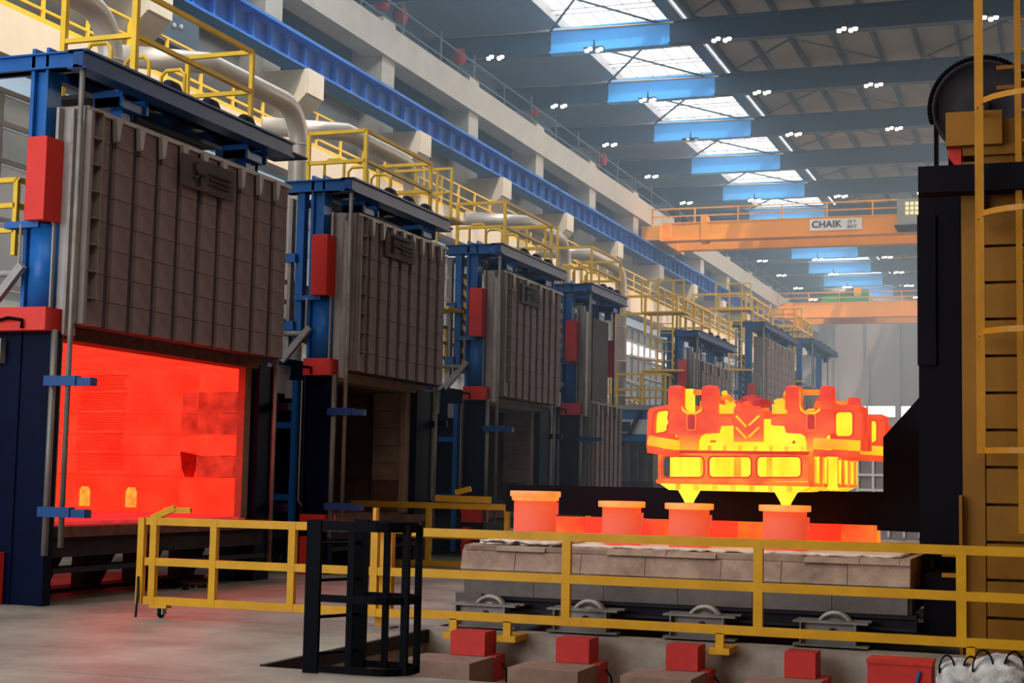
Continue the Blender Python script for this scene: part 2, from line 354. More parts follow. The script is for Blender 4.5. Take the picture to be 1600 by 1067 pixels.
# lamps
bulb = MB().lathe([(0, -.03), (.055, -.03), (.072, 0), (.072, .05), (.0, .05)], n=10).mesh('bulb', 'bulb'); fixn(bulb)
bulb0 = MB().lathe([(0, -.03), (.055, -.03), (.072, 0), (.072, .05), (.0, .05)], n=10).mesh('bulb', 'white'); fixn(bulb0)
hous = MB().box(-.34, .34, -.14, .1, .05, .1).tube([(0, 0, .1), (0, 0, .35)], .03, 5).mesh('housing', 'dsteel'); fixn(hous)
LX = [(-18.1, 'by the left wall'), (-14.6, 'under the skylight'), (-10.3, 'right of the skylight'), (-6.3, 'further right of the skylight'), (-2.1, 'near the tower side')]
for r, y in enumerate(BY):
    for cx, (x, w) in enumerate(LX):
        if r == 0 or (r == 4 and cx) or x > -3 and r > 3: continue
        t = thing('ceiling_lamp', 'lamp cluster in the %s row across the roof, %s' % (ORD[r - 1], w), 'lamp', (x, y - .75, 15.9), 'ceiling lamp clusters')
        inst('housing', hous, (0, 0, 0), t)
        on = not (r == 3 and cx == 1)
        for bx, by in ((-.26, .04), (-.08, -.16), (.1, .1), (.26, -.06)): inst('bulb', bulb if on else bulb0, (bx, by, 0), t)
# far wall
wf = struct('wall_back')
B(-21.2, -16.2, 125, 125.3, 0, 17.6).build('panel', 'farwall', wf)
B(-16.2, 14, 125, 125.3, 0, 7.3).build('panel', 'farwall', wf)
B(-16.2, 14, 125, 125.3, 8.15, 17.6).build('panel', 'farwall', wf)
for x in (-12.75, -10.2, -7.2, -4.2, -1.2, 1.8, 4.8, 7.8): B(x, x + .45, 125, 125.3, 7.3, 8.15).build('panel', 'farwall', wf)
rb = MB()
for k in range(14): rb.box(-20 + 2.5 * k, -19.85 + 2.5 * k, 124.8, 125, 0, 16)
rb.build('rib', 'farwall', wf)
wn = struct('wall_front'); B(-21.2, 14.3, -6.4, -6.1, 0, 17.6).build('panel', 'concg', wn)
wr = struct('wall_right')
B(14, 14.3, -6, 126, 0, 17.6).build('panel', 'concg', wr)
# red sprinkler valves along the top of the left wall
vm = MB().lathe([(0, -.3), (.2, -.25), (.25, 0), (.18, .25), (0, .3)], n=10).mesh('valve', 'red'); fixn(vm)
for i, y in enumerate((40.2, 41.6, 46.6, 54.5, 64)):
    tag(inst('sprinkler_valve', vm, (-19.6, y + 1.5, 16.2)), 'small red valve on the pipe above the wall ledge, ' + nth(i), 'valve', 'red valves above the ledge')
hz = bpy.data.materials.new('workshop_haze'); hz.use_nodes = True; nt_ = hz.node_tree; nt_.nodes.remove(nt_.nodes['Principled BSDF'])
vs_ = nt_.nodes.new('ShaderNodeVolumeScatter'); vs_.inputs['Color'].default_value = (0.62, 0.82, 1.0, 1); vs_.inputs['Density'].default_value = 0.008; vs_.inputs['Anisotropy'].default_value = 0.2
nt_.links.new(vs_.outputs[0], nt_.nodes['Material Output'].inputs['Volume'])
hb = B(-20.85, 13.9, 24, 124.7, 0.0, 17.2).build('haze', hz); tag(hb, 'thin bluish haze filling the hall below the roof', 'haze', None, 'stuff')
# ================================================================== FURNACES
XF = -11.8
def logo(parent, x, y0, y1, z0, z1, full):
    B(x, x + .03, y0, y1, z0, z1).build('name_plate', 'doord', parent)
    m = MB(); L = y1 - y0; H = z1 - z0; p = lambda a, b: (x + .045, y0 + a * L, z0 + b * H)
    if full:
        for a, b in (((.26, .82), (.2, .74)), ((.2, .74), (.22, .58)), ((.22, .58), (.28, .5)), ((.28, .5), (.25, .36)), ((.25, .36), (.19, .34)), ((.29, .5), (.42, .5)), ((.33, .5), (.31, .12))):
            m.bar(p(*a), p(*b), .03, .05, (1, 0, 0))
    else:
        m.bar(p(.2, .85), p(.2, .15), .03, .05, (1, 0, 0)).bar(p(.2, .85), p(.8, .85), .03, .05, (1, 0, 0)).bar(p(.2, .5), p(.7, .5), .03, .05, (1, 0, 0))
    for k in range(3): m.bar(p(.5, .62 - .16 * k), p(.9, .62 - .16 * k), .03, .03, (1, 0, 0))
    m.build('lettering', 'dsteel', parent)
def furnace(i, Y, W, lit, label, zt=6.6, dz=3.4, hd=2.65, ncol=9, nrow=8, detail=True, rear=True, hz=1.0):
    t = thing('furnace', label, 'furnace', (XF, Y, 0), 'bogie hearth furnaces in a row')
    P = lambda name, m, mat_, lab=None, par=None: m.build(name, mat_, par or t, lab)
    be = W - .25 if i < 4 else W; d0 = 0 if i == 0 else .22
    lo = 3.3; WF = (5.78 if lit else W - .1) + .18
    # casing: near side, rear, roof, far side
    P('casing', MB().box(-4.9, -.12, .42, .56, .5, lo).box(-4.9, -.4, WF, WF + .12, .5, lo).box(-4.9, -4.75, .45, WF, .5, lo).box(-4.9, -.05, .45, WF, lo, lo + .22)
      .box(-.35, -.1, .4, .52, .05, lo), 'navy')
    P('lower_post', MB().box(-.15 if rear else -1.6, .32, .0, .1, 0, lo + .02).box(-.15, .1, .1, .4, 0, lo).box(.27, .35, -.02, .14, 0, lo).box(-.17, -.12, -.02, .12, 0, lo), 'navy')
    for k in range(4): P('casing_rib', MB().box(-4.3 + k * 1.05, -4.2 + k * 1.05, .3, .44, .4, lo), 'navy')
    # main post
    P('post', MB().box(-.12, .04, .05, .17, lo, zt + .04).box(-.17, -.12, -.02, .26, lo, zt + .08).box(.04, .08, -.02, .26, lo, zt + .08), 'blue')
    if rear:
        P('rear_post', MB().box(-.44, -.3, .0, .16, lo + .55, zt - .2), 'blue')
        P('cable_chain', MB().box(-.56, -.5, -.05, .08, lo + .3, zt - .3), 'lgrey')
        P('clamp', MB().box(-.6, -.4, -.1, .0, lo + 1.9, lo + 2.05).box(-.6, -.4, -.1, .0, lo + .75, lo + .9), 'blue')
        if i >= 2: P('hazard_board', MB().box(-.32, -.1, .12, .16, lo + .55, lo + 2.7 * hz), 'hazard')
    # top frame
    xl = -1.6 if not rear else -.66
    P('cross_beam', MB().box(xl, .56, -.02, .14, zt - .2, zt).box(xl, .56, -.08, .2, zt - .02, zt + .0).box(xl, .56, -.08, .2, zt - .2, zt - .18), 'blue')
    P('front_beam', MB().box(.48, .62, -.08, be, zt - .22, zt).box(.4, .66, -.08, be, zt - .02, zt + .01).box(.4, .66, -.08, be, zt - .23, zt - .2), 'tblue')
    P('rear_beam', MB().box(-.2, -.06, .14, be, zt - .22, zt - .04), 'tblue')
    P('far_beam', MB().box(-.66, .56, be - .14, be, zt - .2, zt), 'tblue')
    for k in range(5):
        y = .5 + (W - .9) * k / 4; P('deck_plate', MB().box(-.1, .5, y, y + (W - .9) / 4 - .28, zt - .1, zt - .07), 'navy')
    for k, y in enumerate((W * .24, W * .82)):
        P('door_hanger', MB().box(.02, .4, y - .3, y + .3, zt - .42, zt - .3).box(.12, .3, y - .09, y + .09, zt - .62, zt - .3).box(.0, .44, y - .3, y - .26, zt - .42, zt - .22).box(.0, .44, y + .26, y + .3, zt - .42, zt - .22), 'blue')
        P('chain', MB().tube([(.3, y + .22, zt - .3), (.3, y + .22, dz + hd - .05)], .025, 6), 'dsteel')
    for k in range(3):
        y = W * (.35 + .18 * k); P('gear_motor', MB().lathe([(0, 0), (.07, 0), (.085, .05), (.085, .22), (.05, .3), (0, .3)], (.5, y, zt + .08), 12, 'y').box(.4, .62, y, y + .2, zt, zt + .05), 'dsteel')
    P('far_post', MB().box(-.5, -.2, W - .15, W + .1, 0, zt - .2), 'blue')
    P('far_upper_box', MB().box(-.12, .12, W + .12, W + .45, lo + 1.2, lo + 2.2), 'red')
    # vent hood behind the door
    if i < 1: P('vent_hood', MB().box(-.95, -.3, W * .35, W * .75, lo + 2.3, zt - .25), 'lgrey')
    # red counterweight covers and the blue cylinder
    P('upper_cover', MB().box(-.02, .26, -.22, .3, lo + 1.32, lo + 2.34), 'red')
    P('cover_bracket', MB().box(-.4, .1, -.1, .05, lo + 1.25, lo + 1.33), 'blue')
    P('cylinder', MB().lathe([(0, lo + .2), (.19, lo + .2), (.19, lo + 1.3), (0, lo + 1.3)], (.06, .12, 0), 16), 'blue')
    P('cylinder_pipe', MB().tube([(-.16, -.09, lo + 1.3), (-.16, -.09, lo + .75), (-.22, -.14, lo + .55), (-.4, -.14, lo + .45)], .018, 6), 'lgrey')
    P('lower_cover', MB().box(-.12 if rear else -1.2, .36, -.22, .3, lo - .02, lo + .26), 'red')
    P('cover_handle', MB().tube([(-.3, -.24, lo + .1), (-.1, -.32, lo + .12), (.05, -.25, lo + .1), (.05, -.25, lo + .0)], .022, 6), 'black')
    if rear: P('bottom_cover', MB().box(-.1, .34, -.2, .25, .72, .98), 'red')
    P('floor_cover', MB().box(-.08 if rear else -.9, .1 if rear else -.22, -.22, -.01, .0, .62), 'red')
    # cable tray and struts going back from the lower cover
    P('cable_tray', MB().bar((-.55, -.15, lo + .22), (-.06, -.15, lo + .78), .08, .10).bar((-.75, 0, lo + .2), (-.2, 0, lo + .75), .05, .06), 'lgrey')
    P('spiral_hose', MB().tube([(-.7, -.1, lo + .7), (-.15, -.1, lo + .68)], .045, 8), 'lgrey')
    P('side_box', MB().box(-.5, -.36, -.1, .1, lo - .4, lo - .1), 'lgrey')
    if rear: P('side_pipe', MB().tube([(-.2, -.08, lo - .1), (-.2, -.08, 1.2), (-.13, -.08, 1.12)], .015, 6), 'lgrey')
    if rear: P('side_rail', MB().box(-.36, -.27, -.12, -.02, .1, lo - .1).box(-.7, -.36, -.1, -.03, 2.4, 2.5).box(-.7, -.36, -.1, -.03, 1.2, 1.3), 'blue')
    # door guides
    P('guide_channel', MB().box(.2, .38, .12, .2, lo - .05, lo + 2.75).box(.2, .24, .02, .2, lo - .05, lo + 2.75), 'lgrey')
    P('guide_channel', MB().box(.42, .46, .02, .24, lo - .05, lo + 2.6), 'steel')
    P('guide_rod', MB().tube([(.58, -.02, zt - .2), (.58, -.02, .7)], .035, 8), 'steel')
    P('guide_rod', MB().tube([(.38, -.05, lo), (.38, -.05, .6)], .04, 8), 'steel')
    P('guide_rod', MB().tube([(.3, W + .05, dz + .2), (.3, W + .05, .6)], .03, 8), 'steel')
    # door
    d = bpy.data.objects.new('door', MB().box(.12, .42, .28 + d0, W, dz, dz + hd).mesh('door', 'doord'))
    COL.objects.link(d); d.parent = t; fixn(d.data)
    y0, y1 = .30 + d0, W - .02; cw = (y1 - y0) / ncol; rh = hd / nrow
    pm_ = B(0, .055, -.5 * cw + .075, .5 * cw - .075, -.5 * rh + .004, .5 * rh - .004).mesh('panel', 'door'); fixn(pm_)
    if detail:
        for c in range(ncol):
            for r in range(nrow):
                inst('panel', pm_, (.42 + random.uniform(0, .006), y0 + cw * (c + .5), dz + rh * (r + .5)), d)
    else:
        mm = MB()
        for c in range(ncol):
            for r in range(nrow): mm.box(.42, .475, y0 + cw * c + .04, y0 + cw * (c + 1) - .04, dz + rh * r + .008, dz + rh * (r + 1) - .008)
        mm.build('panel', 'door', d, kind='stuff')
    fm_ = MB().box(.42, .435, -.03, .03, 0, hd).mesh('fin', 'doord'); fixn(fm_)
    for c in range(1, ncol): inst('fin', fm_, (0, y0 + cw * c, dz), d)
    bk = MB().plate([[(.475, -.04, 0), (.475, .10, 0), (.475, .05, -.26), (.475, .0, -.3)]], (.07, 0, 0)).mesh('hook', 'lgrey'); fixn(bk)
    for c in range(1, ncol, 1 if i < 2 else 2): inst('hook', bk, (0, y0 + cw * c, dz + hd + .02), d)
    P('edge_frame', MB().box(.10, .48, .2 + d0, .30 + d0, dz, dz + hd + .05).box(.42, .56, .24 + d0, .30 + d0, dz, dz + hd), 'fin', None, d)
    sh = MB()
    for r in range(nrow + 1): sh.box(.42, .58, .3 + d0, .46 + d0, dz + hd * r / nrow - .006, dz + hd * r / nrow + .006)
    sh.box(.42, .58, .46 + d0, .475 + d0, dz + .3, dz + hd)
    P('edge_shelf', sh, 'fin', None, d)
    P('top_rail', MB().box(.10, .5, .25 + d0, W, dz + hd, dz + hd + .06), 'lgrey' if i < 1 else 'steel', None, d)
    if i < 3:
        a, b = (2.35, 3.75) if i == 0 else (1.5, 2.75)
        a, b = a * W / 5.6 if i == 0 else a, b * W / 5.6 if i == 0 else b
        logo(d, .52, a, b, dz + hd * .80, dz + hd * .965, i == 0)
    # chamber
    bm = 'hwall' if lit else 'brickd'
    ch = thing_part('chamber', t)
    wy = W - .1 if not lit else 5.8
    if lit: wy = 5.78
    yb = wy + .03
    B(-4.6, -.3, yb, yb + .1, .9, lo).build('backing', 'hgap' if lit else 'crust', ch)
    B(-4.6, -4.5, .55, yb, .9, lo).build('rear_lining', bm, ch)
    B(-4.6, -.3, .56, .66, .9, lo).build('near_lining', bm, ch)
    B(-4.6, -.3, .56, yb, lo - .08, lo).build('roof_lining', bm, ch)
    zs = [.97, 1.56, 1.89, 2.22, 2.55, 2.88, 3.24]
    for r in range(6):
        n = 4 if r == 0 else 5
        xs = [-4.1, -3.24 - .0, -2.78, -1.84, -.95, -.3] if r else [-4.1, -2.78, -1.84, -1.3, -.3]
        if r: xs = [-4.1, -3.5 + .3 * (r % 2), -2.75, -2.25 + .5 * (r % 2), -1.4, -.3]
        for a, b in zip(xs, xs[1:]):
            dyy = random.uniform(0, .03)
            mm = 'hbase' if (lit and r == 0) else bm
            if lit and b > -.5: mm = 'hwalls' if r in (3, 4) else bm
            x0, x1, z0, z1 = a + .008, b - .008, zs[r] + .007, zs[r + 1] - .007
            if r == 0 and lit and a < -1.9:      # burner port in the block
                xc = (a + b) / 2 + (.25 if a < -3.5 else 0); w = .13
                port = [(xc - w, z) for z in (1.0 + .05, 1.3)] + [(xc - w * .7, 1.37), (xc + w * .7, 1.37)] + [(xc + w, z) for z in (1.3, 1.05)]
                MB().plate([[(x0, yb - .12, z0), (x1, yb - .12, z0), (x1, yb - .12, z1), (x0, yb - .12, z1)], [(x, yb - .12, z) for x, z in port]], (0, .12, 0)).build('block', mm, ch)
                B(xc - w, xc + w, yb - .04, yb - .01, 1.03, 1.38).build('burner', 'hport', ch)
            else:
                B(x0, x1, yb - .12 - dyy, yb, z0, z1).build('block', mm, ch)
    # corrugated module edges
    if lit:
        sl = MB()
        for k in range(44):
            z = 1.6 + k * .036
            if k % 9 in (0,): continue
            sl.box(-3.3 + random.uniform(-.05, .05), -2.85, yb - .175, yb - .11, z, z + .016); sl.box(-2.82, -2.45 + random.uniform(-.05, .05), yb - .175, yb - .11, z + .01, z + .026)
        sl.build('module_edge', 'hgap', ch, kind='stuff')
        jb = thing_part('pier', t)
        for r in range(6): B(-.86, -.22, wy - .5, wy - .16, zs[r] + .006, zs[r + 1] - .006).build('block', ['hbase', 'hwalls', 'hwall', 'hwalls', 'hwalls', 'hwall'][r], jb)
        MB().plate([[(-1.28, wy - .3, 1.95), (-.98, wy - .3, 1.9), (-1.08, wy - .3, 1.55), (-1.16, wy - .3, 1.52), (-1.24, wy - .3, 1.68)]], (0, .1, 0)).build('sagging_flap', 'crust', ch)
        MB().lathe([(0, .98), (.13, .98), (.13, 1.55), (0, 1.55)], (-1.12, wy - .3, 0), 14).build('stub_column', 'hbase', ch)
    else:
        jb = thing_part('pier', t)
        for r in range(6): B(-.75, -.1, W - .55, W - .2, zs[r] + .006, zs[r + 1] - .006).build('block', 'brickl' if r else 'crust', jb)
    P('opening_lintel', MB().box(-.28, .1, .3, W - .05, lo - .06, lo + .1), 'crust' if lit else 'brickl')
    P('near_jamb', MB().box(-.25, .25, .12, .3, .95, lo), 'brickl')
    P('far_jamb', MB().box(-.14, -.02, wy - .55, wy - .35, .95, lo - .02), 'brickl')
    P('jamb_plate', MB().box(-.15, .12, wy - .36, W + .35, .0, lo), 'navy')
    P('jamb_rail', MB().box(.1, .16, W + .28, W + .36, .2, lo + .1), 'crust' if lit else 'steel')
    # hearth, apron, trestle legs
    P('hearth', MB().box(-4.6, -.05, .56, wy, .85, .97), 'hdark' if lit else 'crust')
    P('apron', MB().box(-.12, .3, .3, W, .80, .93), 'crust')
    P('sill_beam', MB().box(-1.1, .18, .3, W, .55, .8).box(-.1, .25, .3, W, .36, .42), 'dsteel')
    for k in range(5):
        y = .35 + (W - .7) * k / 4
        P('trestle_leg', MB().plate([[(-1.1, y - .22, .5), (-1.1, y + .55, .5), (-1.1, y + .14, .0), (-1.1, y - .22, 0)]], (.2, 0, 0)), 'dsteel')
    P('base_rail', MB().box(-1.2, -.8, .2, W, 0, .05), 'dsteel')
    for z in (lo - .62, 1.12):
        P('guide_arm', MB().box(.3, .75, -.12, .0, z - .06, z + .06).box(.7, .95, -.1, .04, z - .06, z + .04), 'tblue')
        P('guide_arm', MB().box(-.2, .45, W + .2, W + .32, z - .06, z + .06), 'navy')
    return t
def thing_part(name, parent):
    o = bpy.data.objects.new(name, None); COL.objects.link(o); o.parent = parent; o.empty_display_size = .1; return o
FU = [(15.4, 5.55, True, 'nearest furnace, glowing red inside under its raised brown ribbed door'),
      (22.9, 4.5, False, 'second furnace with raised grey door over a dark empty chamber'),
      (30.1, 4.6, False, 'third furnace with raised door, partly behind the second one'),
      (36.7, 3.5, False, 'fourth furnace whose ribbed grey door is lowered'),
      (48.6, 6.2, False, 'fifth furnace, blue frame just above the left end of the hot casting'),
      (60.2, 8.2, False, 'sixth furnace, tall blue frame seen above the middle of the hot casting'),
      (72.6, 8.2, False, 'farthest furnace, hazy blue frame above the right half of the casting')]
furnace(0, *FU[0][:3], FU[0][3], zt=6.72, rear=False, ncol=10)
furnace(1, *FU[1][:3], FU[1][3])
furnace(2, *FU[2][:3], FU[2][3])
furnace(3, *FU[3][:3], FU[3][3], dz=.98, hd=2.62, ncol=7)
furnace(4, *FU[4][:3], FU[4][3], detail=False, dz=3.0)
furnace(5, *FU[5][:3], FU[5][3], zt=8.1, dz=4.6, hd=2.9, detail=False, hz=1.3)
furnace(6, *FU[6][:3], FU[6][3], zt=8.6, dz=3.4, hd=2.9, detail=False, hz=1.4)
# dark hood standing above the lowered fourth door
B(-11.95, -11.6, 37.1, 39.6, 3.7, 5.9).build('heat_shield', 'doord', None)
tag(bpy.data.objects['heat_shield'], 'dark steel shield plate standing above the lowered fourth furnace door', 'shield')
# platform railings on the furnaces
def railing(name, label, cat, pts, z, h, group, gap=1.2, r=.032, m='ryel', rails=(1, .55), kick=False):
    t = thing(name, label, cat, (0, 0, 0), group); pm2 = MB().box(-r, r, -r, r, 0, h).mesh('post', m); fixn(pm2)
    for a, b in zip(pts, pts[1:]):
        a, b = Vector((*a, z)), Vector((*b, z)); n = max(1, round((b - a).length / gap))
        for f in rails: MB().bar(a + Vector((0, 0, h * f)), b + Vector((0, 0, h * f)), 2 * r, 2 * r).build('rail', m, t)
        if kick: MB().bar(a + Vector((0, 0, .06)), b + Vector((0, 0, .06)), .02, .12).build('kick_plate', m, t)
        for k in range(n + (b - Vector((*pts[-1], z))).length.__lt__(.01)): inst('post', pm2, a.lerp(b, k / n), t)
    return t
for i, (y0, y1, zt) in enumerate([(17.3, 20.45, 6.72), (24.6, 27.6, 6.6), (31.9, 35.2, 6.6), (38.6, 41.4, 6.6)]):
    t = railing('platform_railing', 'yellow railing around the top platform of the %s furnace' % ['nearest', 'second', 'third', 'fourth'][i], 'railing',
            [(-12.95, y0), (-11.8, y0), (-11.8, y1), (-12.95, y1)], zt + .02, 1.4 if i == 0 else 1.22, 'furnace platform railings', gap=3.2 if i else 5)
    for k in range(3):
        y = y0 + .25 + .75 * k; hm = MB(); x = -12.75 + .12 * k
        hm.tube([(x, y, zt), (x, y, zt + .72), (x + .08, y, zt + .8), (x + .32, y, zt + .8), (x + .4, y, zt + .72), (x + .4, y, zt)], .03, 6)
        hm.build('hoop', 'ryel', t)
    if i == 0:
        MB().bar((-11.8, y0, zt), (-11.8, y0, zt + 2.4), .08, .08).bar((-12.95, y0, zt), (-12.95, y0, zt + 2.4), .08, .08).build('tall_post', 'ryel', t)
    B(-13.1, -11.75, y0 - .1, y1 + .1, zt - .06, zt).build('platform', 'dsteel', t)
for i, (y, zt) in enumerate([(49.8, 6.6), (61.5, 8.1), (73.8, 8.6)]):
    w_ = ['fifth', 'sixth', 'seventh'][i]
    railing('platform_railing', 'hazy yellow railing on top of the %s furnace, far down the hall' % w_, 'railing',
            [(-14.4, y), (-12.2, y), (-12.2, y + 5), (-14.4, y + 5)], zt, 1.3, 'furnace platform railings', gap=1.2, r=.04)
# access towers of yellow rails beside the far furnaces
def access(y, x, z0, z1, label, i, m='ryel'):
    t = thing('access_ladder', label, 'ladder', (x, y, 0), 'yellow access ladders between the furnaces')
    for dx in (0, .5): MB().box(dx, dx + .05, 0, .05, z0, z1 + 1).build('stile', m, t)
    rg = MB(); z = z0
    while z < z1: rg.tube([(0, .02, z), (.5, .02, z)], .018, 5); z += .3
    rg.build('rung', m, t)
    B(-.5, .9, -.1, .8, z1 - .05, z1).build('landing', m, t); B(-.5, .9, -.1, .8, z0 - .06, z0).build('landing', m, t)
    MB().bar((-.5, -.1, z1 + 1), (.9, -.1, z1 + 1), .05, .05).bar((-.5, -.1, z1 + .5), (.9, -.1, z1 + .5), .04, .04).bar((-.5, -.1, z1), (-.5, -.1, z1 + 1), .05, .05).bar((.9, -.1, z1), (.9, -.1, z1 + 1), .05, .05).build('guard_rail', m, t)
for i, (y, x, z0, z1) in enumerate([(29.4, -12.95, 5.2, 7.1), (36.4, -12.9, 5.0, 7.0), (48.3, -12.5, 5.3, 7.2), (60, -12.6, 6.2, 8.6), (72.5, -12.6, 6.6, 9.0)]):
    access(y, x, z0, z1, 'yellow access ladder with landing in front of the %s furnace frame' % ['third', 'fourth', 'fifth', 'sixth', 'seventh'][i], i)
for i, (x, y, z) in enumerate([(-14.0, 16.4, 4.4), (-13.6, 22.3, 3.9), (-13.8, 29.3, 3.9)]):
    railing('low_platform_railing', 'yellow mid-height platform railing behind the left posts of the %s furnace' % ORD[i].replace('nearest', 'nearest'), 'railing',
            [(x, y), (x + 1.1, y), (x + 1.1, y + 2)], z, 1.0, 'mid-height platform railings', gap=.55, rails=(1, .66, .33))
    if i == 0: continue
    p = B(x - .5, x + 1.1, y, y + 2.5, z - .9, z - .35); o = p.build('control_cabinet', 'white'); tag(o, 'pale cabinet block behind the left post of the %s furnace' % ORD[i], 'cabinet', 'pale cabinets behind the posts')
    MB().box(x - .5, x + 1.12, y - .02, y + 2.5, z - .42, z - .3).build('blue_lid', 'blue', o)
# exhaust ducts
for i, (x, y) in enumerate([(-14.5, 20.6), (-14.5, 27.1), (-14.5, 32.8), (-14.5, 44.6), (-14.5, 51.0)]):
    zt = 9.0; r = .2; pts = [(0, 0, 3.4), (0, 0, zt - .75)]
    for k in range(5):
        a = math.pi / 2 * (k + 1) / 6; pts.append((0, -.75 * (1 - math.cos(a)), zt - .75 + .75 * math.sin(a)))
    pts += [(0, -.75, zt), (-.1, -3.4, zt + .05), (-1.6, -4.4, zt + .05)]
    t = thing('exhaust_duct', 'silver exhaust duct with elbow rising behind the %s gap of the furnace row' % ORD[i], 'duct', (x, y, 0), 'silver exhaust ducts')
    MB().tube(pts, r, 20).build('pipe', 'duct', t)
    f = MB()
    for z in (4.6, 5.8, 7.0, zt - .75): f.lathe([(r, z - .02), (r + .015, z - .02), (r + .015, z + .02), (r, z + .02)], n=20)
    f.build('joint_band', 'duct', t)
# ================================================================== OVERHEAD CRANES
def crane(label, Y, Y2, z0, z1, sign, hoist):
    t = thing('overhead_crane', label, 'crane', (0, Y, 0))
    MB().box(-17.4, 13, -.25, .25, z0, z1).build('box_girder', 'orange', t)
    MB().box(-17.4, 13, Y2 - Y - .25, Y2 - Y + .25, z0, z1).build('box_girder', 'orange', t)
    MB().box(-17.4, 13, -.4, .3, z0 - .05, z0).box(-17.4, 13, -.28, .3, z1, z1 + .05).build('flange', 'orange', t)
    MB().box(-18.25, -17.4, -.8, Y2 - Y + .9, z0 - .05, z0 + .6).plate([[(-18.2, -.3, z0 + .1), (-17.0, -.3, z0 + .1), (-17.0, -.3, z1), (-18.2, -.3, z1 - .3)]], (0, .1, 0)).build('end_truck', 'orange', t)
    for y in (-.5, Y2 - Y + .5): MB().lathe([(0, -.08), (.22, -.08), (.22, .08), (0, .08)], (-18.03, y, z0 - .03), 14, 'x').build('wheel', 'steel', t)
    for f in (.35, .7): MB().bar((-17.9, -.2, z1 + f), (13, -.2, z1 + f), .05, .05).build('walkway_rail', 'orange', t)
    MB().box(-17.9, 13, .25, 1.0, z1 - .02, z1 + .03).build('walkway_deck', 'orange', t)
    pm2 = B(-.03, .03, -.03, .03, 0, .72).mesh('rail_post', 'orange'); fixn(pm2)
    for k in range(16): inst('rail_post', pm2, (-17.9 + 2 * k, -.2, z1), t)
    if sign:
        MB().box(-10.65, -8.35, -.3, -.27, 12.98, 13.5).build('sign', 'white', t)
        MB().box(-15.6, -15.3, -.3, .25, z0 - .15, z1 + .3).build('bracket', 'orange', t)
        for txt, x, z, s in (('CHAIK', -10.55, 13.12, .42), ('10 T', -9.0, 13.27, .2), ('2017', -9.0, 13.05, .2)):
            cu = bpy.data.curves.new('lettering', 'FONT'); cu.body = txt; cu.size = s; cu.extrude = .005; cu.offset = .012 if s > .3 else .004; cu.space_character = 1.05
            tmp = bpy.data.objects.new('tmp', cu); COL.objects.link(tmp); bpy.context.view_layer.update()
            me = bpy.data.meshes.new_from_object(tmp.evaluated_get(bpy.context.evaluated_depsgraph_get())); bpy.data.objects.remove(tmp)
            me.materials.clear(); me.materials.append(M['dsteel']); o = inst('lettering', me, (x, -.31, z), t); o.rotation_euler.x = math.pi / 2
        c = MB().box(-6.7, -5.0, -1.7, -.4, 12.85, 14.0).build('cab', 'concg', t)
        for a in range(5):
            for b in range(3): B(-6.35 + .2 * a, -6.2 + .2 * a, -1.72, -1.70, 13.3 + .2 * b, 13.45 + .2 * b).build('window', 'cabl', c)
        MB().box(-6.8, -4.9, -1.8, -.3, 12.78, 12.86).build('cab_floor', 'dsteel', c)
    if hoist:
        h = thing('hoist_trolley', 'green hoist trolley standing on the far orange crane', 'hoist', (-13.6, Y + 1, z1 + .05))
        MB().box(-1.5, 1.5, -.8, 3.5, .0, .45).build('frame', 'green', h)
        MB().lathe([(0, -1), (.38, -1), (.38, 1), (0, 1)], (-.6, .8, .8), 16, 'x').build('drum', 'steel', h)
        MB().box(.5, .95, 0, .8, .45, 1.1).build('gear_box', 'orange', h); MB().box(1.0, 1.4, .1, .7, .45, .95).build('motor', 'green', h)
    return t
crane('orange overhead crane with a white lettered sign, nearer of the two', 68.3, 71.4, 12.78, 13.55, True, False)
crane('orange overhead crane in the haze carrying a green trolley, farther of the two', 101.5, 106, 12.78, 13.7, False, True)
# ================================================================== HEARTH CAR
CY0, CX0, CX1 = 15.62, -6.2, -1.45
car = thing('hearth_car', 'wheeled hearth car with pale refractory blocks behind the yellow fence', 'rail car', (0, 0, 0))
x = CX0
for k, w in enumerate((.62, .74, .7, .8, .62, .66, .61)):
    dx = random.uniform(-.008, .008); z1 = .86 + random.uniform(-.01, .01)
    MB().plate([[(x + .003, CY0 + .10, z1 + .04), (x + .003, CY0 + .02, z1 - .03), (x + .003, CY0 - .03, .64), (x + .003, CY0 + .02, .60), (x + .003, CY0 + 1.0, .60), (x + .003, CY0 + 1.0, z1 + .04)]], (w - .006, 0, 0)).build('refractory_block', 'refr', car)
    x += w
for k in range(6):
    y = CY0 + 1.0 + k * .72
    for a, b in ((CX0, -3.8), (-3.8, CX1)): B(a + .006, b - .006, y + .006, y + .714, .6, .90 + random.uniform(-.004, .006)).build('refractory_block', 'refr', car)
x = CX0 + .02
while x < CX1 - .1:
    w = min(random.uniform(.35, .8), CX1 - x); MB().plate([[(x + .003, CY0 + random.uniform(-.02, .03), .845), (x + .003, CY0 + .02, .9 + random.uniform(-.01, .012)), (x + .003, CY0 + .3, .91), (x + .003, CY0 + .3, .845)]], (w - .006, 0, 0)).build('capping_block', 'refr', car); x += w
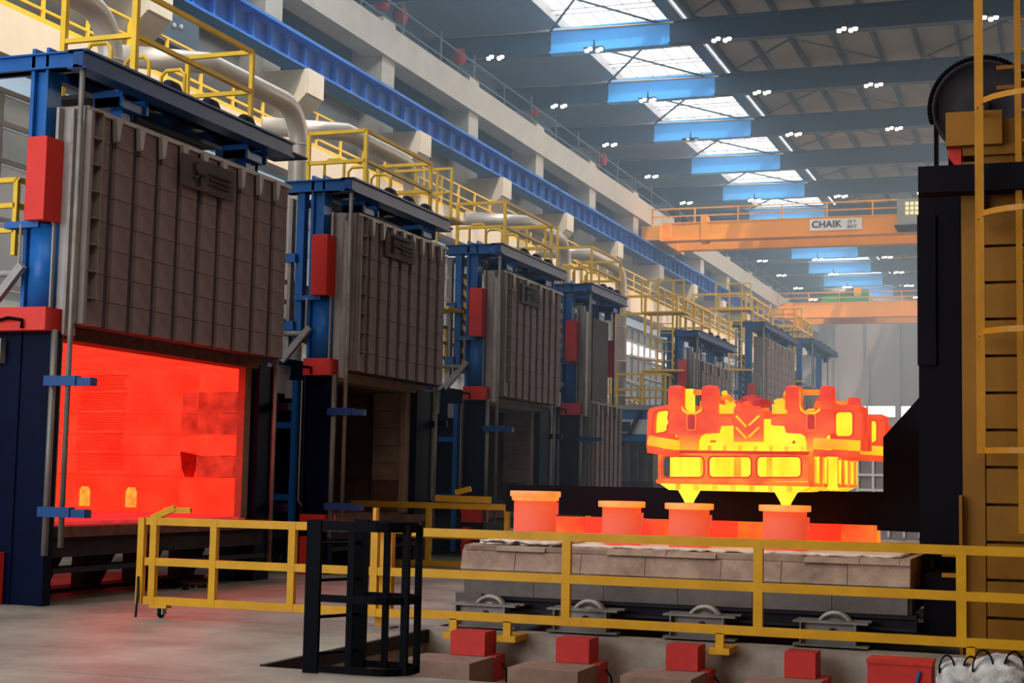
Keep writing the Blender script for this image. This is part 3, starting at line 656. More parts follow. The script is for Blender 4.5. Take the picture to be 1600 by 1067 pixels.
# ragged fibre blanket on top
def sheet(name, m, par, x0, x1, y0, y1, z, nx, ny, amp, edge=.05, thick=.02):
    mb = MB(); vs = []
    for j in range(ny + 1):
        for i in range(nx + 1):
            ex = random.uniform(-edge, edge) if j in (0, ny) else 0
            ey = random.uniform(-edge, edge) if j in (0, ny) else 0
            vs.append((x0 + (x1 - x0) * i / nx + (ex * .4), y0 + (y1 - y0) * j / ny + ey, z + random.uniform(-amp, amp)))
    fs = [(j * (nx + 1) + i, j * (nx + 1) + i + 1, (j + 1) * (nx + 1) + i + 1, (j + 1) * (nx + 1) + i) for j in range(ny) for i in range(nx)]
    mb.add(vs, fs, True); o = mb.build(name, m, par); md = o.modifiers.new('t', 'SOLIDIFY'); md.thickness = thick; md.offset = 0; return o
sheet('fibre_blanket', 'blanket', car, CX0 + .12, CX1 - .1, CY0 + .16, CY0 + 5.0, .918, 60, 20, .008)
sheet('fibre_blanket', 'blanket', car, CX0 + .18, CX0 + 1.1, CY0 + .08, CY0 + 1.2, .945, 14, 8, .02)
B(CX0 + .02, CX1, CY0 + .03, CY0 + 5.2, .55, .60).build('seal_plate', 'crust', car)
x = CX0 + .02
for k, w in enumerate((.8, .78, .8, .78, .8, .74)):
    B(x + .003, x + w - .003, CY0 + .04, CY0 + .1, .36, .55).build('side_plate', 'csteel', car); x += w
MB().box(CX0 + .02, CX1, CY0 + .1, CY0 + 5.2, .36, .55).build('frame', 'csteel', car)
MB().box(CX0 - .05, CX1 + .05, CY0 + .12, CY0 + .22, .2, .36).box(CX0 - .05, CX1 + .05, CY0 + .05, CY0 + .3, .32, .36).box(CX0 - .05, CX1 + .05, CY0 + .05, CY0 + .3, .2, .23).build('long_beam', 'dsteel', car)
MB().box(CX0 - .05, CX0 + .25, CY0 - .02, CY0 + .4, .22, .38).build('end_bracket', 'csteel', car)
for x0, x1 in ((-6.2, -5.45), (-5.1, -4.34), (-3.86, -3.12), (-2.55, -1.82)):
    b = MB().box(x0, x1, 15.28, 15.44, .275, .295).box(x0, x1, 15.28, 15.44, .05, .07).box(x0 + .07, x1 - .12, 15.36, 15.38, .07, .275).box(x1 - .13, x1 - .115, 15.28, 15.44, .07, .275).box(x0 + .07, x0 + .085, 15.28, 15.6, .07, .275)
    b.box(x0, x1, 15.56, 15.66, .275, .295).build('wheel_frame', 'steel', car)
    xc = (x0 + x1) / 2 + .02
    MB().lathe([(.0, -.03), (.07, -.04), (.07, -.02), (.15, -.02), (.155, -.045), (.195, -.045), (.2, .03), (.18, .045), (.07, .045), (0, .045)], (xc, 15.5, .19), 28, 'y').build('wheel', 'wheel', car)
    MB().tube([(xc, 15.34, .19), (xc, 15.7, .19)], .04, 10).build('axle', 'dsteel', car)
MB().box(-7, 3, 15.44, 15.52, -.12, -.02).box(-7, 3, 19.5, 19.6, -.12, -.02).build('track_rail', 'steel', None)
tag(bpy.data.objects['track_rail'], 'steel track rails under the wheels of the hearth car', 'rail')
# stools
for i, (x, y, zt, r, lab) in enumerate([(-5.63, 16.4, 1.49, .24, 'glowing round stool with thick cap at the left end of the hearth car'),
        (-4.62, 16.4, 1.40, .215, 'glowing capped stool, second from the left on the hearth car'),
        (-3.86, 16.4, 1.395, .22, 'glowing stool under the left cone foot of the hot basket'),
        (-2.82, 16.4, 1.40, .23, 'glowing stool under the right cone foot of the hot basket')]):
    t = thing('hot_stool', lab, 'stool', (x, y, .93), 'glowing stools on the hearth car')
    h = zt - .93
    o = MB().lathe([(r, 0), (r, h - .05), (r - .03, h - .05), (r - .03, 0), (r, 0)], n=36).build('body', 'hstool', t); o.location.z = -.93 * 0
    o.data.transform(Matrix.Translation((0, 0, .93))); o.location.z = -.93
    R_ = r + .045
    cp = MB().lathe([(0, h), (R_ - .005, h), (R_, h - .005), (R_, h - .06), (R_ - .01, h - .065), (0, h - .065)], n=36)
    if i == 0: cp.lathe([(R_ - .02, h - .06), (R_ - .02, h - .105), (r - .01, h - .11)], n=36)
    cp.build('cap', 'hcap', t)
    MB().box(r - .01, r + .03, -.02, .02, h - .26, h - .12).build('lug', 'hstool', t)
# glowing sill wall behind the stools
sw = thing('hot_sill_wall', 'low glowing red wall of blocks behind the four stools', 'wall')
x = -5.72
for k, w in enumerate((.42, .4, .55, .36, .5, .3, .4, .45, .36)):
    B(x + .004, x + w - .004, 17.2 + random.uniform(-.01, .01), 17.5, .93, 1.19).build('block', ['hstrip', 'hbase', 'hstrip'][k % 3], sw); x += w
for i, (x, lab) in enumerate([(-5.3, 'left end'), (-3.9, 'middle'), (-2.4, 'right end')]):
    t = thing('hot_stool', 'glowing rear stool seen low behind the sill wall at its ' + lab, 'stool', (x, 19.6, .93), 'glowing stools on the hearth car')
    MB().lathe([(.22, 0), (.22, .22), (0, .22)], n=24).build('body', 'hcap', t)
# ================================================================== HOT CASTINGS AND BASKET
YC = 16.2
def pl(pts, Y=YC): return [(*(lambda p: (p.x, Y, p.z))(at(x, y, YC)),) for x, y in pts]
def rrect(x0, y0, x1, y1, r=4):
    out = []
    for cx, cy, a0 in ((x1 - r, y0 + r, -90), (x1 - r, y1 - r, 0), (x0 + r, y1 - r, 90), (x0 + r, y0 + r, 180)):
        for k in range(4): a = math.radians(a0 + 30 * k); out.append((cx + r * math.cos(a), cy + r * math.sin(a)))
    return out
LEFT = [(1047, 632), (1046, 612), (1049, 605), (1054, 602), (1062, 602), (1066, 606), (1065, 614), (1065, 633), (1068, 640), (1074, 643), (1088, 643), (1094, 640), (1097, 633), (1098, 610), (1101, 604), (1107, 601), (1114, 602), (1119, 608), (1122, 618), (1118, 640), (1119, 650), (1143, 652), (1143, 664), (1123, 665), (1120, 676), (1098, 677), (1091, 681), (1088, 690), (1088, 703), (1062, 703), (1061, 688), (1058, 680), (1044, 676)]
MX = 1174
RIGHT = [(2 * MX - x, y) for x, y in LEFT][::-1]
def lump(name, m, par, c, sx, sy, sz, n=3, seed=0):
    import bmesh
    rnd = random.Random(seed); b = bmesh.new()
    for k in range(n):
        mt = Matrix.Translation(Vector(c) + Vector((rnd.uniform(-1, 1) * sx * .6, rnd.uniform(-1, 1) * sy * .5, rnd.uniform(-1, 1) * sz * .5)))
        r = bmesh.ops.create_icosphere(b, subdivisions=2, radius=1, matrix=mt @ Matrix.Diagonal((sx * .6, sy * .6, sz * .6, 1)))
        for v in r['verts']: v.co += Vector((rnd.uniform(-1, 1) * sx, rnd.uniform(-1, 1) * sy, rnd.uniform(-1, 1) * sz)) * .10
    me = bpy.data.meshes.new(name); b.to_mesh(me); b.free(); me.materials.append(M[m])
    return inst(name, me, (0, 0, 0), par)
def casting(label, dy, front):
    t = thing('hot_casting', label, 'casting', (0, dy, 0), 'red-hot steel castings on the arm')
    P = lambda n, m, mt, lab=None: m.build(n, mt, t, lab)
    T = .14
    for nm, L_, mir in (('claw_plate', LEFT, False), ('claw_plate', RIGHT, True)):
        P(nm, MB().plate([pl(L_)], (0, T, 0)), 'hplate')
        fx = (lambda x: 2 * MX - x) if mir else (lambda x: x)
        pad = sorted([fx(1075), fx(1086)])
        P('pad', MB().plate([pl(rrect(pad[0], 648, pad[1], 671, 3), YC - .02)], (0, .03, 0)), 'hdark')
        P('pad_rim', MB().plate([pl(rrect(pad[0] - 2, 646, pad[1] + 2, 673, 4), YC - .012), pl(rrect(pad[0], 648, pad[1], 671, 3), YC - .012)], (0, .02, 0)), 'hred2')
        for a, b in ((1046, 1066), (1098, 1120)):   # claws are thick rounded hooks
            a, b = sorted((fx(a), fx(b)))
            A = at(a, 604, YC); Bp = at(b, 604, YC); zl = at(a, 640, YC).z; zt = A.z
            P('claw', MB().plate([[(A.x, YC - .05, zl), (A.x, YC - .06, zt - .08), (A.x, YC - .03, zt - .02), (A.x, YC + .04, zt + .01), (A.x, YC + .12, zt), (A.x, YC + .17, zt - .06), (A.x, YC + .17, zl + .05), (A.x, YC + .14, zl)]], (Bp.x - A.x, 0, 0)), 'hred')
        n0, n1 = sorted((fx(1064), fx(1099)))
        nt = [(n0, 606), (n0, 634), (n0 + 4, 641), (n0 + 10, 645), (n1 - 10, 645), (n1 - 4, 641), (n1, 634), (n1, 606)]
        tb = MB(); q_ = pl(nt, YC - .01)
        P('notch_lining', tb.tube([(a_, b_, c_) for a_, b_, c_ in q_], .012, 6), 'hamb')
        # far inner plate seen through the notch
        n0, n1 = sorted((fx(1062), fx(1084 if not mir else 1070)))
        P('inner_web', MB().plate([pl([(n0, 606), (n0 + 16, 606), (n0 + 16, 650), (n0, 650)], YC + .15)], (0, .1, 0)), 'hyel')
        n0, n1 = sorted((fx(1062), fx(1100)))
        P('top_bar', MB().plate([pl([(n0, 607), (n1, 607), (n1, 615), (n0, 615)], YC + .16)], (0, .12, 0)), 'hred2')
        # ribs either side
        a, b = sorted((fx(1120), fx(1145)))
        P('side_cheek', MB().plate([pl([(a, 646), (b, 646), (b, 662), (a, 662)], YC + .06)], (0, .2, 0)), 'hred')
        P('cheek_lip', MB().plate([pl([(a, 630), (b, 634), (b, 646), (a, 646)], YC + .12)], (0, .2, 0)), 'hamb')
        a, b = sorted((fx(1086), fx(1148)))
        P('hollow', MB().plate([pl([(a, 660), (b, 660), (b, 704), (a, 704)], YC + .18)], (0, .06, 0)), 'hyel')
        for k, (px, py, s) in enumerate(((1128, 622, .07), (1136, 628, .08), (1122, 612, .05))):
            c = at(fx(px), py, YC); lump('casting_flash', 'hamb' if k else 'hred2', t, (c.x, YC + .25, c.z), s, s, s * .8, 3, k + 5 * mir)
        # wing with window
        if mir:
            o_ = [(1296, 634), (1300, 628), (1338, 641), (1346, 646), (1345, 700), (1340, 704), (1302, 706), (1296, 700)]
            w_ = rrect(1303, 643, 1331, 681, 6)
        else:
            o_ = [(1050, 630), (1014, 637), (1010, 642), (1008, 700), (1012, 703), (1050, 703)]
            w_ = [(1040, 640), (1043, 644), (1041, 652), (1043, 660), (1040, 666), (1040, 672), (1036, 674), (1020, 677), (1018, 674), (1021, 646), (1024, 642)]
        P('wing_plate', MB().plate([pl(o_, YC + .05), pl(w_, YC + .05)], (0, .12, 0)), 'hred')
        wc_ = (sum(x for x, y in w_) / len(w_), sum(y for x, y in w_) / len(w_))
        big = [(wc_[0] + (x - wc_[0]) * 1.13, wc_[1] + (y - wc_[1]) * 1.08) for x, y in w_]
        P('window_rim', MB().plate([pl(big, YC + .035), pl(w_, YC + .035)], (0, .03, 0)), 'hrim')
        wi = [(x, y) for x, y in (rrect(1299, 640, 1335, 686, 2) if mir else rrect(1013, 640, 1048, 682, 2))]
        P('wing_core', MB().plate([pl(wi, YC + .19)], (0, .1, 0)), 'hyel')
        f0 = at(1272 if mir else 1014, 688 if mir else 684, YC); f1 = at(1344 if mir else 1062, 692, YC)
        P('wing_tube', MB().tube([(f0.x, YC - .02, f0.z - .03), (f1.x, YC + .0, f1.z - .03)], .055, 12), 'hamb')
        P('wing_foot', MB().tube([(f0.x, YC - .04, f0.z - .13), (f1.x, YC - .04, f1.z - .12)], .035, 10), 'hred')
        P('wing_side', MB().plate([[(at(1346 if mir else 1008, 640, YC).x, YC + .1, 2.0), (at(1346 if mir else 1008, 640, YC).x, YC + .1, 2.36), (at(1346 if mir else 1008, 640, YC).x, YC + .9, 2.36), (at(1346 if mir else 1008, 640, YC).x, YC + .9, 2.0)]], (-.08 if mir else .08, 0, 0)), 'hred')
    # centre plate with chevrons and ragged top
    c0 = [(1147, 640), (1154, 628), (1162, 640), (1170, 646), (1176, 640), (1184, 634), (1191, 640), (1191, 690), (1147, 690)]
    c0 = [(x + 1, y) for x, y in c0]
    P('centre_plate', MB().plate([pl(c0, YC - .06)], (0, .12, 0)), 'hplate')
    chv = MB()
    for y in (650, 668):
        for a, b in (((1152, y), (1168, y + 17)), ((1172, y + 15), (1188, y))):
            p, q = at(*a, YC), at(*b, YC); chv.bar((p.x, YC - .07, p.z), (q.x, YC - .07, q.z), .02, .025, (0, 1, 0))
    P('chevron_rib', chv, 'hamb')
    c = at(1170, 627, YC); lump('centre_crust', 'hdark', t, (c.x, YC + .2, c.z), .2, .16, .08, 8, 11)
    c = at(1170, 636, YC); lump('centre_crust', 'hred', t, (c.x, YC + .05, c.z), .10, .08, .06, 4, 12)
    for hx, hy in ((1108, 689), (1236, 690)):
        c = at(hx, hy, YC); lump('scale_patch', 'hred', t, (c.x, YC + .18, c.z), .035, .02, .02, 2, int(hx))
    # body between the plates
    a, b = at(1066, 660, YC), at(1284, 660, YC)
    P('body', MB().box(a.x, b.x, YC + .25, YC + 1.7, 2.0, 2.32), 'hyel' if front else 'hamb')
    P('body_top', MB().box(a.x + .1, b.x - .1, YC + .5, YC + 1.6, 2.32, 2.42), 'hred')
    for k in range(4):
        x0 = a.x + .1 + k * .42
        P('cross_rib', MB().box(x0, x0 + .07, YC + .4, YC + 1.65, 2.3, 2.52), 'hred2')
    for xx in (a.x - .25, b.x + .12): P('end_block', MB().box(xx, xx + .18, YC + .7, YC + 1.5, 2.1, 2.5), 'hred')
    return t
casting('nearest red-hot steel casting with four claws and chevron centre plate', 0, True)
casting('red-hot casting hidden mostly behind the nearest one, its window showing at right', 2.15, False)
bk = thing('hot_basket', 'glowing yellow basket frame with slats and cone feet below the castings', 'basket')
P = lambda n, m, mt, lab=None: m.build(n, mt, bk, lab)
out = rrect(1028, 705, 1262, 752, 3)
wins = [rrect(1034, 713, 1100, 746, 7), rrect(1107, 713, 1174, 746, 7), rrect(1182, 713, 1252, 746, 7)]
P('front_frame', MB().plate([pl(out)] + [pl(w) for w in wins], (0, .07, 0)), 'hframe')
for w in wins:
    MB().tube(pl(w + w[:1], YC - .004), .008, 6).build('window_rim', 'hrim', bk)
p0, p1 = at(1028, 752, YC), at(1264, 752, YC); zb, zt_ = p0.z, at(1028, 705, YC).z
MB().tube([(p0.x, YC - .02, zb), (p1.x, YC - .02, zb)], .022, 8).build('lower_edge', 'hframe', bk)
MB().tube([(p0.x, YC - .01, zt_), (p1.x, YC - .01, zt_)], .016, 8).build('upper_edge', 'hrim', bk)
for k in range(17):
    if k in (0, 7): continue
    xx = p0.x + .04 + k * .093; w = random.uniform(.04, .085); dy = random.uniform(.12, .5)
    B(xx, xx + w, YC + dy, YC + dy + .05, zb + .02, zt_ + .02).build('slat', 'hyel' if k % 4 else 'hamb', bk)
B(p0.x + .02, p1.x - .04, YC + .45, YC + .5, zb, zt_).build('inner_wall', 'hyel', bk)
for k in range(10):
    xx = p0.x + .05 + k * .165; MB().box(xx, xx + .03, YC + .01, YC + .05, zt_, zt_ + .07).build('top_stud', 'hamb', bk)
# grate: trapezoid section with cross bars running back
D = 3.9
P('grate_floor', MB().plate([[(p0.x, YC, zb - .01), (p0.x + .12, YC, zb - .09), (p1.x - .12, YC, zb - .09), (p1.x, YC, zb - .01)]], (0, .05, 0)), 'hyel')
for k in range(7):
    xx = p0.x + .2 + k * .2; MB().box(xx, xx + .05, YC - .01, YC + D, zb - .085, zb - .02).build('grate_bar', 'hamb', bk)
for k in range(22):
    yy = YC + .15 + k * .17; MB().plate([[(p0.x, yy, zb - .01), (p0.x + .12, yy, zb - .08), (p1.x - .12, yy, zb - .08), (p1.x + .02, yy, zb - .01)]], (0, .06, 0)).build('grate_rung', 'hamb' if k % 3 else 'hyel', bk)
P('side_rail', MB().tube([(p1.x, YC, zb), (p1.x, YC + D, zb)], .025, 8).tube([(p1.x, YC, zt_), (p1.x, YC + D, zt_)], .03, 8).tube([(p0.x, YC, zb), (p0.x, YC + D, zb)], .025, 8).tube([(p0.x, YC, zt_), (p0.x, YC + D, zt_)], .03, 8), 'hred2')
for k in range(20):
    yy = YC + .12 + k * .19; B(p1.x - .03, p1.x + .02, yy, yy + .09 + .05 * (k % 3 == 0), zb, zt_ + random.uniform(-.06, .02)).build('side_slat', ['hred2', 'hamb', 'hyel'][k % 3], bk)
B(p1.x - .12, p1.x - .08, YC + .1, YC + D, zb, zt_ - .03).build('inner_wall', 'hyel', bk)
MB().lathe([(0, zb - .05), (.07, zb - .05), (.05, zb), (.05, zt_ - .05), (.07, zt_), (0, zt_ + .02)], (p1.x + .14, YC + .75, 0), 16).build('corner_column', 'hyel', bk)
for px in (1070, 1223):
    c = at(px, 787, YC); MB().lathe([(0, 1.402), (.05, 1.402), (.06, 1.43), (.14, zb - .06), (.14, zb - .03), (0, zb - .03)], (c.x, 16.4, 0), 20).build('cone_foot', 'hyel', bk)
for px in (1070, 1223):
    c = at(px, 787, YC); MB().lathe([(0, 1.36), (.05, 1.36), (.14, zb - .06), (0, zb - .03)], (c.x, 19.6, 0), 16).build('cone_foot', 'hamb', bk)
# ================================================================== MANIPULATOR
mp = thing('lifting_manipulator', 'black fork arm and mast carriage reaching under the hot castings', 'manipulator')
def pq(pts, Y): return [(*(lambda p: (p.x, Y, p.z))(at(x, y, Y)),) for x, y in pts]
P = lambda n, m, mt, lab=None: m.build(n, mt, mp, lab)
Pm = at(790, 757, 17.7)
P('fork_arm', MB().plate([pq([(790, 757), (1380, 769), (1380, 683), (1437, 620), (1503, 620), (1503, 985), (1462, 985), (1458, 850), (1441, 848), (1438, 832), (790, 799)], 17.7)], (0, .35, 0)), 'mast')
P('fork_arm', MB().plate([pq([(820, 758), (1380, 769), (1380, 683), (1437, 620), (1503, 620), (1503, 905), (1462, 905), (1438, 832), (820, 800)], 19.0)], (0, .35, 0)), 'mast')
a = at(1436, 640, 16.6)
P('carriage', MB().box(a.x, -1.0, 16.6, 19.4, 1.0, at(1436, 262, 16.6).z).box(a.x + .28, -1.0, 16.5, 16.6, 1.0, 4.5), 'mast')
P('carriage_plate', MB().box(a.x - .01, a.x + .18, 16.56, 16.6, 2.9, 4.5), 'mast')
c0, c1 = at(1435, 262, 15.4), at(1435, 303, 15.4)
P('crosshead', MB().box(c0.x, 2.0, 15.35, 15.6, c1.z, c0.z), 'mast')
P('lower_foot', MB().box(-1.35, -1.0, 15.9, 17.6, .1, .75), 'mast')
# ================================================================== TOWER
tw = thing('press_tower', 'tall yellow panelled machine tower at the right edge of the photo', 'tower')
P = lambda n, m, mt, lab=None: m.build(n, mt, tw, lab)
P('column', MB().box(-.95, -.74, 15.61, 16.2, 0, 4.85).box(-.98, -.95, 15.5, 16.3, 0, 1.55), 'oldyel')
P('core', MB().box(-.74, 2.2, 15.75, 18.5, 0, 5.3), 'oldyel')
z = .02
while z < 5.0:
    if not (4.5 < z + .18 < 4.86): B(-.73, 2.2, 15.62, 15.75, z + .012, z + .345).build('panel', 'oldyel', tw)
    z += .362
P('frame_post', MB().box(.35, .5, 15.52, 15.62, 0, 5.2), 'oldyel')
b0 = at(1478, 178, 15.5); b1 = at(1478, 230, 15.5)
P('head_box', MB().box(b0.x, -.55, 15.45, 16.4, b1.z, b0.z).box(-.55, 2.2, 15.6, 18.4, b1.z - .02, b0.z - .06).box(-.93, 2.2, 15.55, 18.4, 4.9, b1.z + .02), 'oldyel')
P('brake_lever', MB().plate([pq([(1480, 232), (1502, 232), (1502, 262), (1496, 262), (1482, 244)], 15.6)], (0, .15, 0)), 'red')
wc = at(1533, 168, 15.9); wr_ = .5
P('pulley_wheel', MB().lathe([(0, -.05), (.08, -.08), (.08, -.03), (wr_ - .06, -.03), (wr_ - .05, -.07), (wr_ - .02, -.07), (wr_ - .02, .07), (0, .07)], (wc.x, 15.9, wc.z), 48, 'y'), 'dsteel')
cl = MB()
for k in range(54):
    a_ = math.pi * 2 * k / 84 - .25
    if k < 48: p = (wc.x + (wr_ + .0) * math.cos(a_ + .1), 15.9, wc.z + wr_ * math.sin(a_ + .1)); cl.lathe([(0, -.07), (.026, -.07), (.026, .07), (0, .07)], p, 6, 'y')
xl_ = at(1463, 200, 15.9).x
zz = c0.z + .02
while zz < wc.z + .05: cl.box(xl_ - .02, xl_ + .02, 15.84, 15.96, zz, zz + .032); zz += .04
zz = c0.z + .02
while zz < wc.z - .3: cl.box(xl_ + .12, xl_ + .155, 15.84, 15.96, zz, zz + .032); zz += .04
P('chain', cl, 'black')
P('chain_anchor', MB().box(xl_ - .04, xl_ + .2, 15.7, 16.1, c0.z, c0.z + .06), 'mast')
P('top_rail', MB().bar((-.6, 15.5, 5.55), (2, 15.5, 5.55), .04, .04).bar((-.6, 15.5, 5.75), (2, 15.5, 5.75), .04, .04), 'oldyel')
for z in (.75, .95): MB().box(-1.15, -.95, 15.6, 15.66, z, z + .04).build('rest_bracket', 'tyel', tw)
# caged ladder on the tower
ld = thing('caged_ladder', 'yellow caged ladder standing in front of the tower panels', 'ladder')
xc, yc, rr = -.2, 15.15, .57
for x in (xc - .2, xc + .2): B(x - .03, x + .03, 15.42, 15.47, 1.2, 7.5).build('stile', 'tyel', ld)
rm = MB().tube([(xc - .2, 15.44, 0), (xc + .2, 15.44, 0)], .014, 6).mesh('rung', 'tyel')
for k in range(21): inst('rung', rm, (0, 0, 1.4 + .3 * k), ld)
for z in (1.97, 3.08, 4.2, 5.28, 6.4):
    pts = [(xc - rr, 15.44, z)] + [(xc - rr * math.cos(math.pi * k / 12), yc - rr * math.sin(math.pi * k / 12), z) for k in range(13)] + [(xc + rr, 15.44, z)]
    h = MB()
    for a, b in zip(pts, pts[1:]): h.bar(a, b, .012, .055)
    h.build('hoop', 'tyel', ld)
for ang in (6, 24, 100, 150, 174):
    a_ = math.radians(ang); x, y = xc - rr * math.cos(a_), yc - rr * math.sin(a_)
    B(x - .022, x + .022, y - .012, y + .012, 1.95, 7.6).build('strap', 'tyel', ld)
# ================================================================== FENCES, GATE
def fence(name, label, Y, x0, x1, posts, zr, m, group, w=.06, h=.085, stub=(), deep=0):
    t = thing(name, label, 'fence', (0, Y, 0), group)
    for z in zr: B(x0, x1, -w / 2, w / 2, z - h, z).build('rail', m, t)
    for x in posts: B(x - .045, x + .045, -w / 2 - .002, w / 2 + .002, zr[-1] - h, zr[0] - .004).build('post', m, t)
    for x in stub:
        MB().box(x - .04, x + .04, -.03, .03, -.02, zr[-1] - h + .01).box(x - .1, x + .1, -.05, .36, -.03, .0 + .032).build('mounting_foot', m, t)
    return t
fence('pit_fence', 'long yellow steel fence in front of the hearth car', 14.82, -6.5, 1.2, (-4.74, -2.8, -.92), (1.09, .67, .25), 'yel', 'yellow fences', stub=(-5.95, -5.36, -3.17, -.84))
gt = thing('rolling_gate', 'yellow rolling gate on a caster at the left of the black ladder cage', 'gate', (0, 14.9, 0))
P = lambda n, m, mt, lab=None: m.build(n, mt, gt, lab)
for z in (1.11, .66, .23): B(-9.72, -6.45, -.03, .03, z - .085, z).build('rail', 'yel', gt)
for x in (-9.78, -9.62, -8.85, -7.88, -6.9): B(x - .04, x + .04, -.035, .035, .15, 1.1).build('post', 'yel', gt)
P('latch_bar', MB().bar((-9.66, 0, 1.1), (-9.35, -.02, 1.22), .05, .07).bar((-9.5, 0, 1.19), (-9.15, -.02, 1.2), .05, .06), 'yel')
P('caster_plate', MB().box(-9.62, -9.4, -.06, .06, .11, .15), 'yel')
P('caster_fork', MB().box(-9.54, -9.52, -.04, .04, .04, .12).box(-9.47, -9.45, -.04, .04, .04, .12), 'steel')
P('caster_wheel', MB().lathe([(0, -.02), (.05, -.02), (.055, 0), (.05, .02), (0, .02)], (-9.495, 0, .055), 16, 'x'), 'rubber')
P('drop_chain', MB().tube([(-9.78, -.05, .45), (-9.77, -.06, .25), (-9.79, -.05, .0)], .014, 5), 'dsteel')
gp = thing('gate_guide_post', 'yellow double guide post behind the black ladder cage', 'post', (-6.95, 15.2, 0))
MB().box(-.05, .05, -.05, .05, 0, 1.08).build('post', 'yel', gp)
MB().box(-.11, -.07, -.04, .04, .18, 1.28).box(.09, .13, -.04, .04, .18, 1.1).build('guide', 'yel', gp); MB().box(-.14, .16, -.12, .12, 0, .02).build('base_plate', 'steel', gp)
fence('far_fence', 'yellow fence standing behind the hearth car and fork arm', 26.4, -12.75, -1.5, tuple(-12.7 + 1.55 * k / 1 for k in range(8)), (1.17, .62, .1), 'yel', 'yellow fences', w=.08, h=.11, stub=(-12.7, -11.15, -8.05, -5.0))
lt = MB().bar((-11.0, 26.35, 1.25), (-9.9, 26.35, 1.24), .06, .12).bar((-10.6, 26.33, 1.36), (-10.3, 26.33, 1.44), .06, .1).build('drop_bar', 'yel'); tag(lt, 'yellow locking bar lying on top of the far fence', 'bar')
# black ladder cage at the pit
cgx = thing('pit_ladder_cage', 'black ladder safety cage standing at the near edge of the pit', 'ladder cage', (0, 0, 0))
yF, yB = 11.42, 11.9
for x, y in ((-5.84, yF), (-5.64, yB)): B(x - .065, x + .065, y - .02, y + .02, -.3 if y > 11.6 else 0, 1.25).build('stile', 'black', cgx)
for z in (1.2, .61, .04):
    pts = [(-5.84, yF), (-5.35, yF - .02)] + [(-5.27 + .25 * math.sin(math.pi * k / 8), (yF + yB) / 2 - (yB - yF + .04) / 2 * math.cos(math.pi * k / 8)) for k in range(9)] + [(-5.64, yB)]
    h = MB()
    for a, b in zip(pts, pts[1:]): h.bar((*a, z), (*b, z), .015, .06 if z < 1 else .08)
    h.build('hoop', 'black', cgx)
for x, y in ((-5.5, yF + .0), (-5.40, yB), (-5.2, yB - .03), (-5.06, yF + .1), (-5.02, yB - .2)): B(x - .028, x + .028, y - .012, y + .012, .02, 1.22).build('bar', 'black', cgx)
rg = MB().tube([(-5.84, yF, 0), (-5.64, yB, 0)], .014, 6).mesh('rung', 'black')
for k in range(4): inst('rung', rg, (0, 0, .15 + .3 * k), cgx)
# ================================================================== PIT BUMPERS
for i, (a, b) in enumerate([(703, 757), (868, 920), (1040, 1090), (1225, 1274)]):
    w_ = ['first from the left', 'second from the left', 'third from the left', 'fourth from the left'][i]
    Yb = 14.62; pa, pb = at(a, 1022 + i * 12, Yb), at(b, 1022 + i * 12, Yb); zt2 = pa.z + .235
    t = thing('pit_bumper', 'small red block on a low concrete step in the pit, ' + w_, 'bumper', (pa.x, Yb, 0), 'red bumper blocks in the pit')
    MB().box(0, pb.x - pa.x, 0, .33, pa.z, zt2).build('bumper_block', 'dred', t)
    MB().box(.03, pb.x - pa.x + .1, .05, .34, -.42, pa.z + .001).build('bumper_base', 'dred', t)
    MB().box(-.28, pb.x - pa.x + .08, -.62, .05, -.42, pa.z - .005).build('concrete_step', 'step', t)
    MB().tube([(pb.x - pa.x + .12, .2, -.25), (pb.x - pa.x + .2, .1, -.3), (pb.x - pa.x + .24, .0, -.4)], .012, 5).build('hose', 'rubber', t)
a, b = at(1355, 1030, 14.0), at(1455, 1035, 14.0)
t = thing('red_beam_box', 'wide red steel box lying in the pit beside the white bags', 'box', (a.x, 14.0, 0))
MB().box(0, b.x - a.x, 0, .4, -.42, a.z - .03).build('body', 'dred', t); MB().box(-.01, b.x - a.x + .01, -.01, .41, a.z - .03, a.z - .0).build('lid', 'dred', t)
MB().bar((.42, -.02, -.1), (.45, -.02, .02), .02, .03).build('strap', 'blue', t)
# bulk bags
def bag(px, py, Y, s, label, seed):
    import bmesh
    c = at(px, py, Y); t = thing('bulk_bag', label, 'bag', (c.x, Y, c.z), 'white bags at the lower right')
    rnd = random.Random(seed); b = bmesh.new(); bmesh.ops.create_icosphere(b, subdivisions=4, radius=1)
    ph = [(Vector((rnd.uniform(-1, 1), rnd.uniform(-1, 1), rnd.uniform(-1, 1))).normalized(), rnd.uniform(4, 9), rnd.uniform(0, 6)) for _ in range(9)]
    for v in b.verts:
        n = v.co.copy(); d = sum(abs(math.sin(n.dot(q) * f + p)) for q, f, p in ph) / 9
        v.co = Vector((n.x * s[0], n.y * s[1], n.z * s[2])) * (.75 + .45 * d)
    me = bpy.data.meshes.new('sack'); b.to_mesh(me); b.free(); me.materials.append(M['cloth']); me.polygons.foreach_set('use_smooth', [True] * len(me.polygons))
    inst('sack', me, (0, 0, 0), t)
    for k in (-1, 1):
        pts = [(k * s[0] * .5 + s[0] * .35 * math.cos(a_), -s[1] * .6, s[2] * .35 + s[2] * .9 * math.sin(a_)) for a_ in [math.pi * j / 8 for j in range(9)]]
        m_ = MB()
        for p, q in zip(pts, pts[1:]): m_.bar(p, q, .012, .05, (0, 1, 0))
        m_.build('lifting_strap', 'black' if k > 0 else 'navy', t)
bag(1500, 1062, 13.6, (.19, .2, .17), 'crumpled white bulk bag next to the red box, left one', 1)
bag(1562, 1062, 13.3, (.24, .25, .2), 'crumpled white bulk bag with dark straps at the lower right corner', 4)
